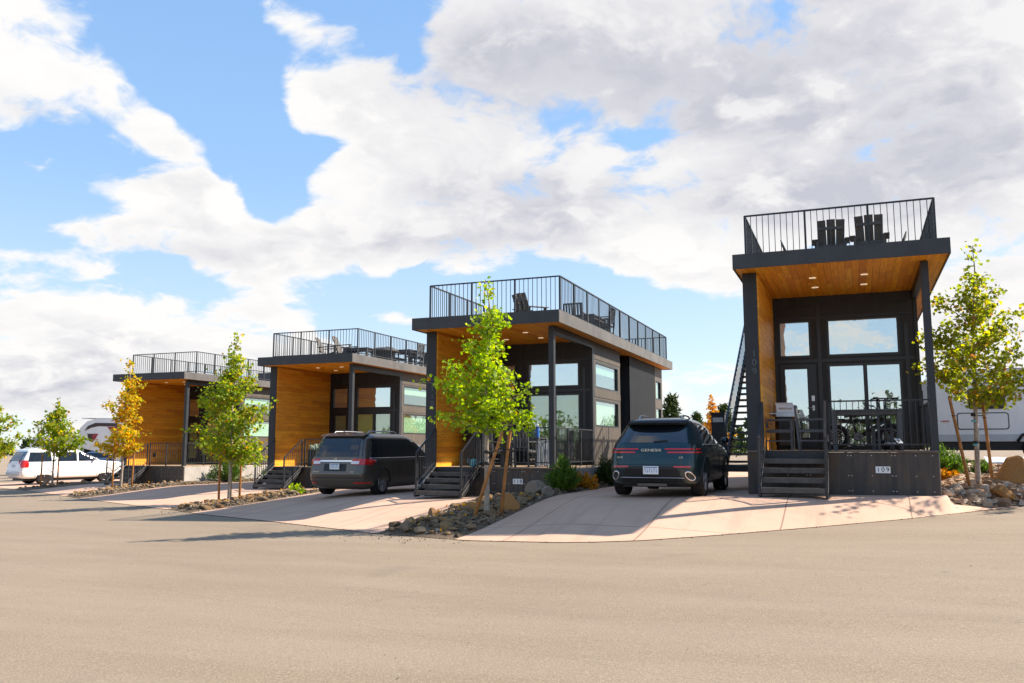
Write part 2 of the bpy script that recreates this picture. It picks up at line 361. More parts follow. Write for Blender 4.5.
def glass(name,refl,tint,tr=.75):
    t=NT(name); f=t.n('ShaderNodeLayerWeight'); f.inputs[0].default_value=.5
    k=t.math('ADD',t.math('MULTIPLY',t.math('POWER',f.outputs['Facing'],4.0),.85),refl+.03,clamp=True)
    w=t.noise(t.co(),1.3,3,.5); 
    gl=t.n('ShaderNodeBsdfGlossy'); gl.inputs['Roughness'].default_value=.015; gl.inputs[0].default_value=(.93,.97,.98,1); t.t.links.new(t.bump(w,.16,.03),gl.inputs['Normal'])
    tp=t.n('ShaderNodeBsdfTransparent'); tp.inputs[0].default_value=tuple(tint)+(1,)
    mx=t.n('ShaderNodeMixShader'); t.t.links.new(k,mx.inputs[0]); t.t.links.new(tp.outputs[0],mx.inputs[1]); t.t.links.new(gl.outputs[0],mx.inputs[2])
    M[name]=t.done(mx)
glass('glass_front',.60,(.60,.70,.62)); glass('glass_side',.18,(.86,.95,.88))
def cglass(name):
    t=NT(name); M[name]=t.done(t.bsdf((.006,.008,.010),.05,0,.6,None,.5))
cglass('car_glass')
def paint(name,a,b,metal=.6,rough=.3):
    t=NT(name); p=t.co(); n=t.noise(p,400,2,.6); d=t.noise(p,1.8,4,.6)
    c=t.mix(n,a,b); 
    z=t.sep(p)[2]; du=t.math('MULTIPLY',t.ramp(z,[(.2,1),(.75,0)]),t.ramp(t.noise(p,5,5,.7),[(.3,.15),(.8,.55)]))
    c=t.mix(du,c,(.13,.11,.09) if a[0]<.5 else (.45,.40,.34))
    nd=t.bsdf(c,t.math('ADD',rough-.06,t.math('MULTIPLY',d,.14)),metal,.5,None,.55); t.t.links.new(t.math('SUBTRACT',.55,t.math('MULTIPLY',du,.8),clamp=True),nd.inputs['Coat Weight'])
    M[name]=t.done(nd)
paint('paint_teal',(.006,.028,.035),(.012,.050,.060)); paint('paint_bronze',(.10,.083,.065),(.15,.128,.105),.6,.3)
paint('paint_white',(.74,.74,.73),(.78,.78,.77),0,.35); paint('paint_blue',(.08,.14,.28),(.10,.18,.34))
# ------------------------------------------------------------------ setting
def grid_sheet(name,mat,cells,kind='structure',**kw):
    mb=MB()
    for c in cells: mb.quad(*c,sm=True)
    o=mb.build(name,mat,fix=True); tag(o,kind=kind,**kw); return o
def axis(lo,hi,near,step,far):
    a=[]; v=lo
    while v<hi:
        a.append(v); d=max(0,max(near[0]-v,v-near[1])); v+=step+d*far
    a.append(hi); return a
XS=axis(-900,900,(-46,14),.8,.25); YS=axis(-300,1200,(-6,46),.8,.25)
mb=MB(); idx={}
for i,x in enumerate(XS):
    for j,y in enumerate(YS):
        e=interp(x,EDGE); z=terr(x,y)
        z-= .035 if y>e-.2 else .10
        idx[i,j]=len(mb.v); mb.v.append((x,y,z))
for i in range(len(XS)-1):
    for j in range(len(YS)-1):
        mb.f.append((idx[i,j],idx[i+1,j],idx[i+1,j+1],idx[i,j+1])); mb.m.append(0); mb.sm.append(True)
tag(mb.build('ground',M['bare_ground']),kind='structure')
def strip(xs,lo,hi,ny,dz):
    out=[]
    for a,b in zip(xs,xs[1:]):
        la,ha,lb,hb=lo(a),hi(a),lo(b),hi(b)
        for k in range(ny):
            t0,t1=k/ny,(k+1)/ny
            P=[(a,la+(ha-la)*t0),(b,lb+(hb-lb)*t0),(b,lb+(hb-lb)*t1),(a,la+(ha-la)*t1)]
            out.append([(x,y,terr(x,y)+dz) for x,y in P])
    return out
def lin(a,b,n): return [a+(b-a)*i/n for i in range(n+1)]
E0=lambda x: interp(x,EDGE)
grid_sheet('road',M['asphalt'],strip(lin(-100,40,280),lambda x:-30,lambda x:E0(x)+.02,40,0.0))
dz=.012
D=[(-6.5,-2.15,18.2),(-16.4,-10.7,20.2),(-26.2,-20.45,26.2),(-35.2,-31.0,29.4),(-45.5,-37.2,33)]
cells=[]
for a,b,_ in D:
    c=strip(lin(a,b,24),E0,lambda x:46,90,dz); cells.append(c)
cells[0]+=strip(lin(-2.15,1.3,16),E0,lambda x:18.75,12,dz)+strip(lin(1.3,2.98,12),E0,lambda x:max(E0(x)+.02,18.75+(x-1.3)*.62),10,dz)
cells[1]+=strip(lin(-10.7,-8.45,10),E0,lambda x:20.45,18,dz)+strip(lin(-8.45,-7.2,6),lambda x:17.5+(x+8.45)*1.3,lambda x:20.45,8,dz)
cells[2]+=strip(lin(-20.45,-18.1,10),E0,lambda x:26.5,20,dz)+strip(lin(-18.1,-16.5,6),lambda x:23.9,lambda x:26.5,8,dz)
cells[3]+=strip(lin(-31,-28.4,10),E0,lambda x:29.7,18,dz)+strip(lin(-28.4,-27.0,6),lambda x:28,lambda x:29.7,6,dz)
for c in cells: grid_sheet('driveway',M['driveway_concrete'],c)
BEDS=[(-8.45,-6.5,lambda x:E0(x)+.02,lambda x:17.5+(x+8.45)*1.3 if x<-7.2 else 36),(-18.1,-16.4,lambda x:E0(x)+.02,lambda x:23.9 if x<-16.75 else 40),(-28.4,-26.2,lambda x:E0(x)+.02,lambda x:28 if x<-27.25 else 44),(-37.2,-35.2,lambda x:E0(x)+.02,lambda x:40)]
def mound(x,y,b):
    a=min(x-b[0],b[1]-x,y-E0(x),1.0); return max(0,min(.09,a*.2))
for b in BEDS:
    c=[]
    for q in strip(lin(b[0],b[1],10),b[2],b[3],60,.004): c.append([(x,y,z+mound(x,y,b)) for x,y,z in q])
    grid_sheet('planting_bed',M['bed_soil'],c)
def rb_top(x): return 31.5
c=strip(lin(1.5,12,44),lambda x:max(E0(x)+.01,18.78+(x-1.3)*.62 if x<2.98 else 0),rb_top,60,.006)
grid_sheet('planting_bed',M['bed_soil'],c)

# ------------------------------------------------------------------ cabins
def wall_holes(mb,x0,x1,z0,z1,y0,y1,holes,mi=0):
    xs=sorted({x0,x1,*[h[0] for h in holes],*[h[1] for h in holes]}); zs=sorted({z0,z1,*[h[2] for h in holes],*[h[3] for h in holes]})
    for a,b in zip(xs,xs[1:]):
        for c,d in zip(zs,zs[1:]):
            cx,cz=(a+b)/2,(c+d)/2
            if any(h[0]<cx<h[1] and h[2]<cz<h[3] for h in holes): continue
            mb.quad((a,y0,c),(b,y0,c),(b,y0,d),(a,y0,d),mi); mb.quad((b,y1,c),(a,y1,c),(a,y1,d),(b,y1,d),mi)
    for a,b,c,d in holes:
        mb.quad((a,y0,c),(a,y1,c),(a,y1,d),(a,y0,d),mi); mb.quad((b,y1,c),(b,y0,c),(b,y0,d),(b,y1,d),mi)
        mb.quad((a,y0,c),(b,y0,c),(b,y1,c),(a,y1,c),mi); mb.quad((a,y1,d),(b,y1,d),(b,y0,d),(a,y0,d),mi)
    mb.quad((x0,y1,z0),(x0,y0,z0),(x0,y0,z1),(x0,y1,z1),mi); mb.quad((x1,y0,z0),(x1,y1,z0),(x1,y1,z1),(x1,y0,z1),mi)
    mb.quad((x0,y0,z1),(x1,y0,z1),(x1,y1,z1),(x0,y1,z1),mi); mb.quad((x0,y1,z0),(x1,y1,z0),(x1,y0,z0),(x0,y0,z0),mi)
def swapxy(mb,X):   # turn a wall built along x (facing -y) into one along y facing +x: (x,y,z)->(X-y, x, z)
    mb.v=[(X-y,x,z) for x,y,z in mb.v]
def window(parent,off,a,b,c,d,y,side=None,mull=(),glassm='glass_front',blind=None,frame='frame_black'):
    """frame with mullions at y (outer face y-.03), pane inside"""
    f=MB(); w=.055; y0,y1=y-.03,y+.09
    f.box(a,b,y0,y1,c,c+w); f.box(a,b,y0,y1,d-w,d); f.box(a,a+w,y0,y1,c+w,d-w); f.box(b-w,b,y0,y1,c+w,d-w)
    for m in mull: f.box(m-.045,m+.045,y0+.004,y1,c+w,d-w)
    g=MB(); g.box(a+w,b-w,y+.025,y+.037,c+w,d-w)
    bl=None
    if blind: bl=MB(); bl.box(a+w+.01,b-w-.01-blind[1],y+.075,y+.083,c+w+blind[0],d-w)
    if side is not None:
        for q in (f,g,bl):
            if q: swapxy(q,side)
    fo=f.build('window',M[frame],parent,off)
    g.build('pane',M[glassm],fo)
    if bl: bl.build('roller_blind',M[blind[2] if len(blind)>2 else 'blind_mint'],fo)
    return fo
def railing(pts,z0,h,sp,w=.022,post=.05,posts=True,gap=.09):
    """pts: polyline in plan (x,y); returns (rails+balusters mesh, list of post meshes)"""
    mb=MB(); P=[]
    for (x0,y0),(x1,y1) in zip(pts,pts[1:]):
        L=math.hypot(x1-x0,y1-y0); n=max(1,round(L/1.22)); 
        mb.bar((x0,y0,z0+h),(x1,y1,z0+h),.045,.03); mb.bar((x0,y0,z0+gap),(x1,y1,z0+gap),.035,.03)
        for k in range(n+1):
            t=k/n; p=(x0+(x1-x0)*t,y0+(y1-y0)*t)
            if not any(math.hypot(p[0]-q[0],p[1]-q[1])<.05 for q in P): P.append(p)
        m=max(1,round(L/sp))
        for k in range(1,m):
            t=k/m; x,y=x0+(x1-x0)*t,y0+(y1-y0)*t
            if min(abs(t*n-round(t*n)),1)*L/n>.03: mb.bar((x,y,z0+gap),(x,y,z0+h-.016),.014,.014)
    return mb,P
def cabin(label,ox,oy,oz,gz,dk,number,rust=False,steps=True,stairs=False,rail_y=.02):
    root=thing('cabin',label,'cabin',(ox,oy,oz+gz),0,'dark flat-roofed cabins along the street')
    off=(0,0,-gz); B=lambda mb,name,m,par=root,**k: mb.build(name,M[m] if isinstance(m,str) else [M[q] for q in m],par,off if par is root else (0,0,0),**k)
    yL=13.42
    # base: front skirt, right concrete wall, left and rear
    s=MB(); s.box(-1.81,1.81,0,.05,gz-.35,dk-.06)
    for x in (-.6,.19,1.0,1.79): s.box(x-.012,x+.012,-.006,0,gz-.3,dk-.06)
    base_s=s
    sc_=s
    for x in (-1.0,-.63,-.57,-.25,.16,.22,.6,.97,1.03,1.4,1.7):
        for z in (dk-.12,(dk+gz)/2-.06,gz+.1):
            sc_.lathe([(.011,0),(.011,.006)],Matrix.Translation((x,-.004,z))@Matrix.Rotation(R(90),4,'X'),8,mi=1)
    B(s,'base_skirt',['skirt_steel','alloy'])
    s=MB(); s.box(1.75,1.83,.055,13.2,gz-.35,dk-.06); B(s,'base_wall','concrete_base')
    s=MB(); s.box(-1.81,-1.75,.055,13.2,gz-.35,dk-.06); B(s,'base_wall','skirt_steel')
    s=MB(); s.box(-1.83,1.83,-.03,3.53,dk-.055,dk-.02); s.box(-1.7,1.7,3.54,13.1,dk-.055,dk-.01); B(s,'deck_floor','deck_boards')
    s=MB(); s.box(-1.84,1.84,-.045,-.032,dk-.05,dk-.02); B(s,'deck_edge','alloy_dark')
    # left side wall: dark end face, cedar inside and outside cladding
    s=MB(); s.box(-1.79,-1.50,0,13.1,dk-.058,3.76); w=B(s,'side_wall','siding_dark')
    s=MB(); s.box(-1.499,-1.47,.03,3.53,dk-.018,3.758); B(s,'cedar_cladding','cedar_wall')
    # roof
    s=MB(); s.box(-1.88,2.16,-.59,yL-.03,3.80,4.03); B(s,'roof_slab','siding_dark')
    s=MB(); s.box(-1.88,2.16,-.59,yL-.03,3.772,3.797); so=B(s,'soffit','cedar_soffit')
    f=MB(); f.box(-1.91,2.19,-.62,-.595,3.75,4.06); B(f,'fascia','fascia_dark')
    f=MB(); f.box(2.165,2.19,-.594,yL,3.75,4.06); B(f,'fascia','fascia_sunlit')
    f=MB(); f.box(-1.91,-1.885,-.594,yL,3.75,4.06); f.box(-1.884,2.164,yL-.025,yL,3.75,4.06); B(f,'fascia','fascia_dark')
    f=MB(); f.box(-1.87,2.15,-.58,yL-.04,4.032,4.05); B(f,'roof_deck','composite_grey')
    for x in (-.4,.66):
        for y in (1.06,2.28):
            d=MB(); d.lathe([(.075,-.008),(.062,-.008),(.058,.0)],None,20); d.v=[(a+x,b+y,c+3.771) for a,b,c in d.v]
            d.build('recessed_light',M['downlight'],root,off,fix=False)
    # front right post and beam
    s=MB(); s.box(1.69,1.83,0,.14,dk-.018,3.75); B(s,'post','steel_dark')
    s=MB(); s.box(1.70,1.82,.15,3.5,3.56,3.768); B(s,'beam','steel_dark')
    # front wall
    holes=[(-1.37,-.59,dk+2.25,3.19),(-.23,1.41,dk+2.25,3.19),(-1.36,-.50,dk,dk+2.10),(-.24,1.42,dk+.02,dk+2.07)]
    s=MB(); wall_holes(s,-1.468,1.73,dk-.01,3.768,3.535,3.68,holes); B(s,'front_wall','siding_dark')
    trim=MB()
    for x in (-1.44,-.41,1.55): trim.box(x-.045,x+.045,3.51,3.534,dk,3.0 if abs(x)>1 else 3.74)
    trim.box(-1.46,1.72,3.512,3.534,dk+2.12,dk+2.2); trim.box(-1.46,1.72,3.512,3.534,3.21,3.27); trim.box(-1.46,1.72,3.527,3.534,3.50,3.512)
    for x in (-.9,.2,.9): trim.box(x-.005,x+.005,3.528,3.5335,3.28,3.76)
    B(trim,'wall_trim','frame_black')
    window(root,off,-1.37,-.59,dk+2.25,3.19,3.56); window(root,off,-.23,1.41,dk+2.25,3.19,3.56)
    sl=window(root,off,-.24,1.42,dk+.02,dk+2.07,3.56,mull=(.61,),glassm='glass_front' if rust else 'glass_side',blind=None if rust else (.55,.0,'blind_olive')); sl.name='sliding_door'
    d=MB(); a,b,c,e=-1.36,-.50,dk+.005,dk+2.10; l,r_,bt,tp=a+.12,b-.22,c+.28,e-.13
    for q in ((a,b,c,bt),(a,b,tp,e),(a,l,bt,tp),(r_,b,bt,tp)): d.box(q[0]+.003,q[1]-.003,3.57,3.625,q[2],q[3])
    do=B(d,'door','frame_black')
    g=MB(); g.box(l,r_,3.59,3.602,bt,tp); g.build('pane',M['glass_front' if rust else 'glass_side'],do)
    h=MB(); h.tube([(b-.10,3.57,c+1.0),(b-.10,3.52,c+1.0),(b-.24,3.515,c+1.0)],.012,8); h.box(b-.125,b-.075,3.56,3.571,c+.94,c+1.06); h.build('handle',M['aluminium'],do)
    h=MB(); h.box(b-.135,b-.065,3.545,3.571,c+1.17,c+1.30); k_=h.build('keypad',M['aluminium'],do)
    # right side wall with windows: built along y
    hs=[(3.84,6.45,2.42,3.22),(3.84,6.45,1.28,2.10)]
    s=MB(); wall_holes(s,3.69,6.68,dk-.01,3.768,0,.12,hs); swapxy(s,1.80); B(s,'side_wall','side_panel')
    s=MB(); s.box(1.735,1.815,3.50,3.688,dk-.015,3.766); B(s,'corner_post','steel_dark')
    s=MB(); s.box(1.803,1.815,3.70,6.66,2.16,2.36); s.box(1.803,1.815,3.70,6.66,3.27,3.42); B(s,'trim_board','side_panel')
    for q in hs: window(root,off,*q,.03,side=1.80,glassm='glass_side',blind=(.0,.10) if q[2]<2 else (.40,.0))
    s=MB(); s.box(1.40,1.46,6.69,7.86,dk-.01,3.766); s.box(1.40,1.68,6.69,6.74,dk-.01,3.766); B(s,'recess_wall','frame_black')
    s=MB(); n=34; y0,y1=7.87,11.78
    prof=[]
    for k in range(n):
        t0=y0+(y1-y0)*k/n; w_=(y1-y0)/n; prof+=[(t0,1.83),(t0+w_*.5,1.83),(t0+w_*.55,1.80),(t0+w_*.95,1.80)]
    prof.append((y1,1.83))
    for (a,xa),(b,xb) in zip(prof,prof[1:]): s.quad((xa,a,dk-.1),(xb,b,dk-.1),(xb,b,3.766),(xa,a,3.766))
    s.box(1.42,1.795,7.87,11.78,dk-.1,3.766); B(s,'corrugated_panel','siding_dark')
    hs=[(12.02,13.0,2.5,3.25),(12.02,13.0,1.2,2.2)]
    s=MB(); wall_holes(s,11.79,13.2,dk-.01,3.768,0,.12,hs); swapxy(s,1.80); B(s,'side_wall','side_panel')
    for q in hs: window(root,off,*q,.03,side=1.80,glassm='glass_side',blind=(.0,.0))
    s=MB(); s.box(-1.49,1.66,13.1,13.18,dk-.01,3.766); B(s,'rear_wall','siding_dark')
    # interior seen through the glass
    s=MB(); s.box(-1.49,1.38,9.0,9.05,dk,3.6); s.box(-1.495,-1.46,3.70,9.0,dk,3.6); s.box(-.3,.5,8.2,8.95,dk,dk+.95); B(s,'interior_wall','interior_wall')
    s=MB(); s.box(-1.46,1.40,3.69,9.0,dk-.008,dk+.0); B(s,'interior_floor','interior_floor')
    s=MB(); s.box(-1.46,1.39,3.69,8.99,3.62,3.66); B(s,'interior_ceiling','interior_wall')
    # roof railing
    yb=13.2
    mb,P=railing([(-1.70,yb),(-1.70,rail_y),(2.0,rail_y),(2.0,yb),(-1.70,yb)],4.06,.97,.122)
    rr=B(mb,'roof_railing','steel_dark')
    for x,y in P:
        p=MB(); p.bar((x,y,4.05),(x,y,5.03),.042,.042); p.build('post',M['steel_dark'],rr)
    # deck railing: front (right of the steps) and right side
    sx0,sx1=-1.50,-.20
    mb,P=railing([(sx1+.03,.06),(1.69,.06)],dk,.98,.115,gap=.1); a=mb
    mb,P2=railing([(1.78,.16),(1.78,3.48)],dk,.98,.115,gap=.1); a.v_off=len(a.v)
    o=len(a.v); a.v+=mb.v; a.f+=[tuple(i+o for i in f) for f in mb.f]; a.m+=mb.m; a.sm+=mb.sm
    dr=B(a,'deck_railing','steel_dark')
    for x,y in P[:-1]+P2[1:]:
        p=MB(); p.bar((x,y,dk-.02),(x,y,dk+.995),.045,.045); p.build('post',M['steel_dark'],dr)
    # front steps
    H=dk-gz; nr=5; rise=H/nr; run=.27
    t=MB(); t.box(sx0+.06,sx1-.06,-.058,-.046,dk-.26,dk-.02); fs=B(t,'front_steps','steel_dark')
    for sx in (sx0+.03,sx1-.03):
        st=MB(); st.prism([(sx-.025,-.06,dk-.24),(sx-.025,-.06,dk-.02),(sx-.025,-.06-run*(nr-1)-.02,gz+rise*.95),(sx-.025,-.06-run*(nr-1)-.02,gz+.0),(sx-.025,-.06-run*(nr-1)+.18,gz+.0)],(.05,0,0)); st.build('stringer',M['steel_dark'],fs)
    for k in range(1,nr):
        z=dk-rise*k; y=-.06-run*(k-1)
        t=MB(); t.box(sx0+.06,sx1-.06,y-run-.02,y,z-.045,z); t.box(sx0+.06,sx1-.06,y-run-.02,y-run,z-.10,z-.046); t.build('tread',M['composite_grey'],fs)
    for sx in (sx0+.03,sx1-.03):
        h=MB(); yb_,yt=-.06-run*(nr-1)+.06,-.04; zb,zt=gz+rise,dk
        h.bar((sx,yb_,zb+.95),(sx,yt,zt+.98),.04,.03); h.bar((sx,yb_,zb+.14),(sx,yt,zt+.14),.035,.025)
        h.bar((sx,yb_,gz+.02),(sx,yb_,zb+.95),.045,.045); h.bar((sx,yt,zt-.2),(sx,yt,zt+.98),.045,.045)
        for k in range(1,9):
            q=k/9; y=yb_+(yt-yb_)*q; z=zb+(zt-zb)*q; h.bar((sx,y,z+.14),(sx,y,z+.96),.014,.014)
        h.build('handrail',M['steel_dark'],fs)
        h=MB(); h.bar((sx+.028,yb_,zb+.02),(sx+.028,yt,zt-.0),.006,.05); h.bar((sx+.028,yb_,zb-.10),(sx+.028,yt,zt-.12),.006,.03); h.build('stringer_flange',M['aluminium'],fs)
    # address plate on the skirt: three white tiles
    if number:
        px=.80 if rust else .86; pz=(dk+gz)/2+.06-(.0 if rust else .06)
        pl=MB(); pl.box(px-.135,px+.135,-.022,-.008,pz-.065,pz+.065); po=B(pl,'address_plate','white_plate')
        for i,ch in enumerate(number):
            me=text_mesh(ch,.125,.004,'digit'); me.transform(Matrix.Translation((px+(i-1)*.086,-.025,pz))@TF); me.materials.append(M['black_ink'])
            link(me,'digit',po)
        cu=[]
        for i,ch in enumerate(number):
            me=text_mesh(ch,.20,.006,'digit'); me.transform(Matrix.Translation((-1.60,-.006,dk+2.02-i*.19))@TF); me.materials.append(M['alloy_dark']); link(me,'post_digit',root,off)
    if stairs:
        s=MB(); xa,xb=-2.66,-1.86; yb0,yt0=3.0,9.7; zb,zt=gz+.55,4.02; n=24
        for x in (xa,xb-.03):
            s.bar((x,yb0,zb),(x,yt0,zt),.05,.26); s.bar((x,yb0,zb+.95),(x,yt0,zt+.95),.045,.045); s.bar((x,yb0,zb),(x,yb0,zb+.97),.045); s.bar((x,yt0,zt),(x,yt0,zt+.97),.045)
            for k in range(1,30):
                q=k/30; y=yb0+(yt0-yb0)*q; z=zb+(zt-zb)*q; s.bar((x,y,z+.1),(x,y,z+.94),.014,.014)
        so=B(s,'roof_stairs','steel_dark')
        for k in range(n):
            q=(k+.5)/n; y=yb0+(yt0-yb0)*q; z=zb+(zt-zb)*q
            t=MB(); t.box(xa+.03,xb-.05,y-.15,y+.15,z-.05,z); t.build('tread',M['composite_grey'],so)
        t=MB(); t.box(xa-.05,xb,yb0-1.1,yb0,gz+.40,gz+.55)
        for x in (xa,xb-.06):
            for y in (yb0-1.05,yb0-.06): t.box(x-.03,x+.03,y,y+.06,gz,gz+.40)
        t.build('landing',M['steel_dark'],so)
    return root
CAB={1:(-.34,18.65,-.03,-.92,0.0),2:(-8.86,20.35,-.66,-.55,.19),3:(-18.64,26.41,-.72,-.73,.06),4:(-29.16,29.6,-.76,-.84,.0)}
cabin('nearest dark cabin with the 109 plate, outdoor stairs and a bicycle on its deck',*CAB[1],'109',rust=True,stairs=True)
cabin('dark cabin with the 110 plate behind the green tree, long windowed side wall in view',*CAB[2],'110')
cabin('dark cabin behind the parked bronze minivan, orange cedar wall and roof dining set',*CAB[3],'')
cabin('farthest dark cabin beside the white suv, broad orange cedar wall and nearly empty roof deck',*CAB[4],'',rail_y=.3)
# ------------------------------------------------------------------ furniture
def adirondack(label,loc,rz,group):
    t=thing('lounge_chair',label,'chair',loc,rz,group); m=M['composite_grey']
    # sitter faces +y ; back leans to -y
    for i,x in enumerate((-.205,0,.205)):
        s=MB(); zt=1.0 if i==1 else .985
        s.bar((x*.92,.02,.24),(x*1.05,-.30,zt),.19,.024,up=(0,1,0)); s.build('back_slat',m,t)
    s=MB(); s.bar((-.30,-.24,.80),(.30,-.24,.80),.03,.07); s.bar((-.34,-.10,.40),(.34,-.10,.40),.03,.07); s.bar((0,-.105,.41),(0,-.235,.79),.05,.02,up=(0,1,0)); s.build('back_brace',m,t)
    s=MB()
    for k in range(5):
        q=k/4; y=.06+.47*q; z=.24+.13*q; s.box(-.27,.27,y,y+.095,z,z+.022)
    s.build('seat',m,t)
    for sx in (-1,1):
        s=MB(); s.bar((sx*.37,-.18,.56),(sx*.37,.58,.60),.13,.024); s.build('arm',m,t)
        s=MB(); s.bar((sx*.31,.52,0),(sx*.31,.52,.59),.035,.11,up=(1,0,0)); s.build('leg',m,t)
        s=MB(); s.bar((sx*.285,.54,.34),(sx*.285,-.42,.03),.03,.11); s.bar((sx*.31,-.12,.1),(sx*.31,-.12,.56),.03,.06,up=(1,0,0)); s.build('leg',m,t)
    return t
def dining_chair(label,loc,rz,group=None):
    t=thing('patio_chair',label,'chair',loc,rz,group); m=M['furniture_grey']
    s=MB(); 
    for k in range(5): s.box(-.25,.25,-.24+k*.098,-.24+k*.098+.085,.42,.445)
    s.build('seat',m,t)
    s=MB()
    for k in range(6): s.bar((-.22+k*.088,-.26,.50),(-.22+k*.088,-.32,.93),.05,.016,up=(0,1,0))
    s.bar((-.27,-.325,.93),(.27,-.325,.93),.04,.045); s.bar((-.27,-.265,.50),(.27,-.265,.50),.035,.04); s.build('backrest',m,t)
    for sx in (-1,1):
        s=MB(); s.bar((sx*.285,-.26,0),(sx*.285,-.33,.95),.042,.042); s.build('leg',m,t)
        s=MB(); s.bar((sx*.285,.26,0),(sx*.285,.26,.64),.042,.042); s.build('leg',m,t)
        s=MB(); s.bar((sx*.285,-.29,.645),(sx*.285,.30,.655),.06,.025); s.build('arm',m,t)
        s=MB(); s.bar((sx*.285,-.26,.20),(sx*.285,.26,.20),.03,.03); s.bar((sx*.285,-.26,.40),(sx*.285,.26,.40),.03,.045); s.build('side_rail',m,t)
    return t
def patio_table(label,loc,rz,w=1.3,d=.8,h=.74,group=None,name='patio_table'):
    t=thing(name,label,'table',loc,rz,group); m=M['furniture_grey']
    s=MB(); n=7
    for k in range(n): s.box(-w/2,w/2,-d/2+d*k/n,-d/2+d*(k+1)/n-.008,h-.03,h)
    s.build('tabletop',m,t)
    s=MB(); s.box(-w/2+.06,w/2-.06,-d/2+.05,-d/2+.08,h-.11,h-.032); s.box(-w/2+.06,w/2-.06,d/2-.08,d/2-.05,h-.11,h-.032); s.box(-w/2+.05,-w/2+.08,-d/2+.08,d/2-.08,h-.11,h-.032); s.box(w/2-.08,w/2-.05,-d/2+.08,d/2-.08,h-.11,h-.032); s.build('apron',m,t)
    for sx in (-1,1):
        for sy in (-1,1):
            s=MB(); s.bar((sx*(w/2-.05),sy*(d/2-.05),0),(sx*(w/2-.05),sy*(d/2-.05),h-.03),.085,.085); s.build('leg',m,t)
    return t
def on(c,x,y,z=None):   # point on cabin c deck (z None) or roof
    ox,oy,oz,gz,dk=CAB[c]; return (ox+x,oy+y,oz+(dk-.018 if z is None else z))
ROOF=4.052
# cabin 109 roof
a1=adirondack('left one of two dark slatted lounge chairs seen from behind on the nearest roof',on(1,.02,1.05,ROOF),R(3),'lounge chairs on the cabin roofs')
a1.scale=(.92,.92,.93)
G='lounge chairs on the cabin roofs'
dup(a1,on(1,.80,.95,ROOF),R(-2),'right one of two dark slatted lounge chairs seen from behind on the nearest roof',G)
dup(a1,on(1,-.86,2.55,ROOF),R(-88),'dark lounge chair side-on at the left edge of the nearest roof',G)
dup(a1,on(1,1.35,2.75,ROOF),R(88),'dark lounge chair side-on at the right edge of the nearest roof',G)
# cabin 110 roof
dup(a1,on(2,.35,1.9,ROOF),R(-28),'single dark lounge chair behind the front railing of the 110 cabin roof',G)
FG='dining sets on the cabin roofs'
a1['_']=0; del a1['_']
t1=patio_table('dark slatted dining table behind the side railing of the 110 cabin roof',on(2,1.05,5.6,ROOF),R(90),1.5,.85,.74,FG)
c1=dining_chair('dark roof dining chair nearest the front, on the 110 cabin roof',on(2,1.1,4.25,ROOF),R(0),FG)
dup(c1,on(2,1.62,5.3,ROOF),R(90),'dark roof dining chair between table and side railing of the 110 cabin roof',FG)
dup(c1,on(2,1.05,6.9,ROOF),R(180),'dark roof dining chair at the far end of the table on the 110 cabin roof',FG)
# cabin 3 roof
dup(a1,on(3,-.45,1.5,ROOF),R(-72),'left one of two grey lounge chairs on the roof above the minivan',G)
dup(a1,on(3,.45,1.3,ROOF),R(-78),'right one of two grey lounge chairs on the roof above the minivan',G)
patio_table('low grey slatted table beside the lounge chairs on the roof above the minivan',on(3,1.35,1.15,ROOF),R(4),1.0,.55,.40,None,'low_table')
fp=thing('fire_table','round covered grey fire table on the roof above the minivan','fire table',on(3,1.35,3.0,ROOF))
s=MB(); s.lathe([(.30,0),(.34,.04),(.36,.40),(.40,.43)],None,24); s.build('base',M['furniture_grey'],fp)
s=MB(); s.lathe([(.55,.43),(.58,.45),(.58,.50),(.52,.55),(.30,.62),(.05,.64)],None,28); s.build('cover',M['composite_grey'],fp)
patio_table('grey dining table with chairs around it on the roof above the minivan',on(3,1.2,5.4,ROOF),R(90),1.5,.85,.74,FG)
dup(c1,on(3,1.72,4.8,ROOF),R(90),'grey roof dining chair by the side railing above the minivan, nearer the front',FG)
dup(c1,on(3,1.72,5.65,ROOF),R(90),'grey roof dining chair by the side railing above the minivan, farther back',FG)
dup(c1,on(3,.62,5.3,ROOF),R(-90),'grey roof dining chair across the table from the side railing above the minivan',FG)
# cabin 4 roof: a small dark cooler-like box by the right railing
cb=thing('storage_bench','small dark storage bench at the right railing of the farthest roof','bench',on(4,1.4,6.2,ROOF),0)
s=MB(); s.box(-.5,.5,-.25,.25,.06,.46); s.build('body',M['furniture_grey'],cb)
s=MB(); s.box(-.53,.53,-.28,.28,.462,.50); s.build('lid',M['composite_grey'],cb)
for sx in (-1,1):
    s=MB(); s.box(sx*.42-.05,sx*.42+.05,-.22,.22,0,.059); s.build('foot',M['black_plastic'],cb)
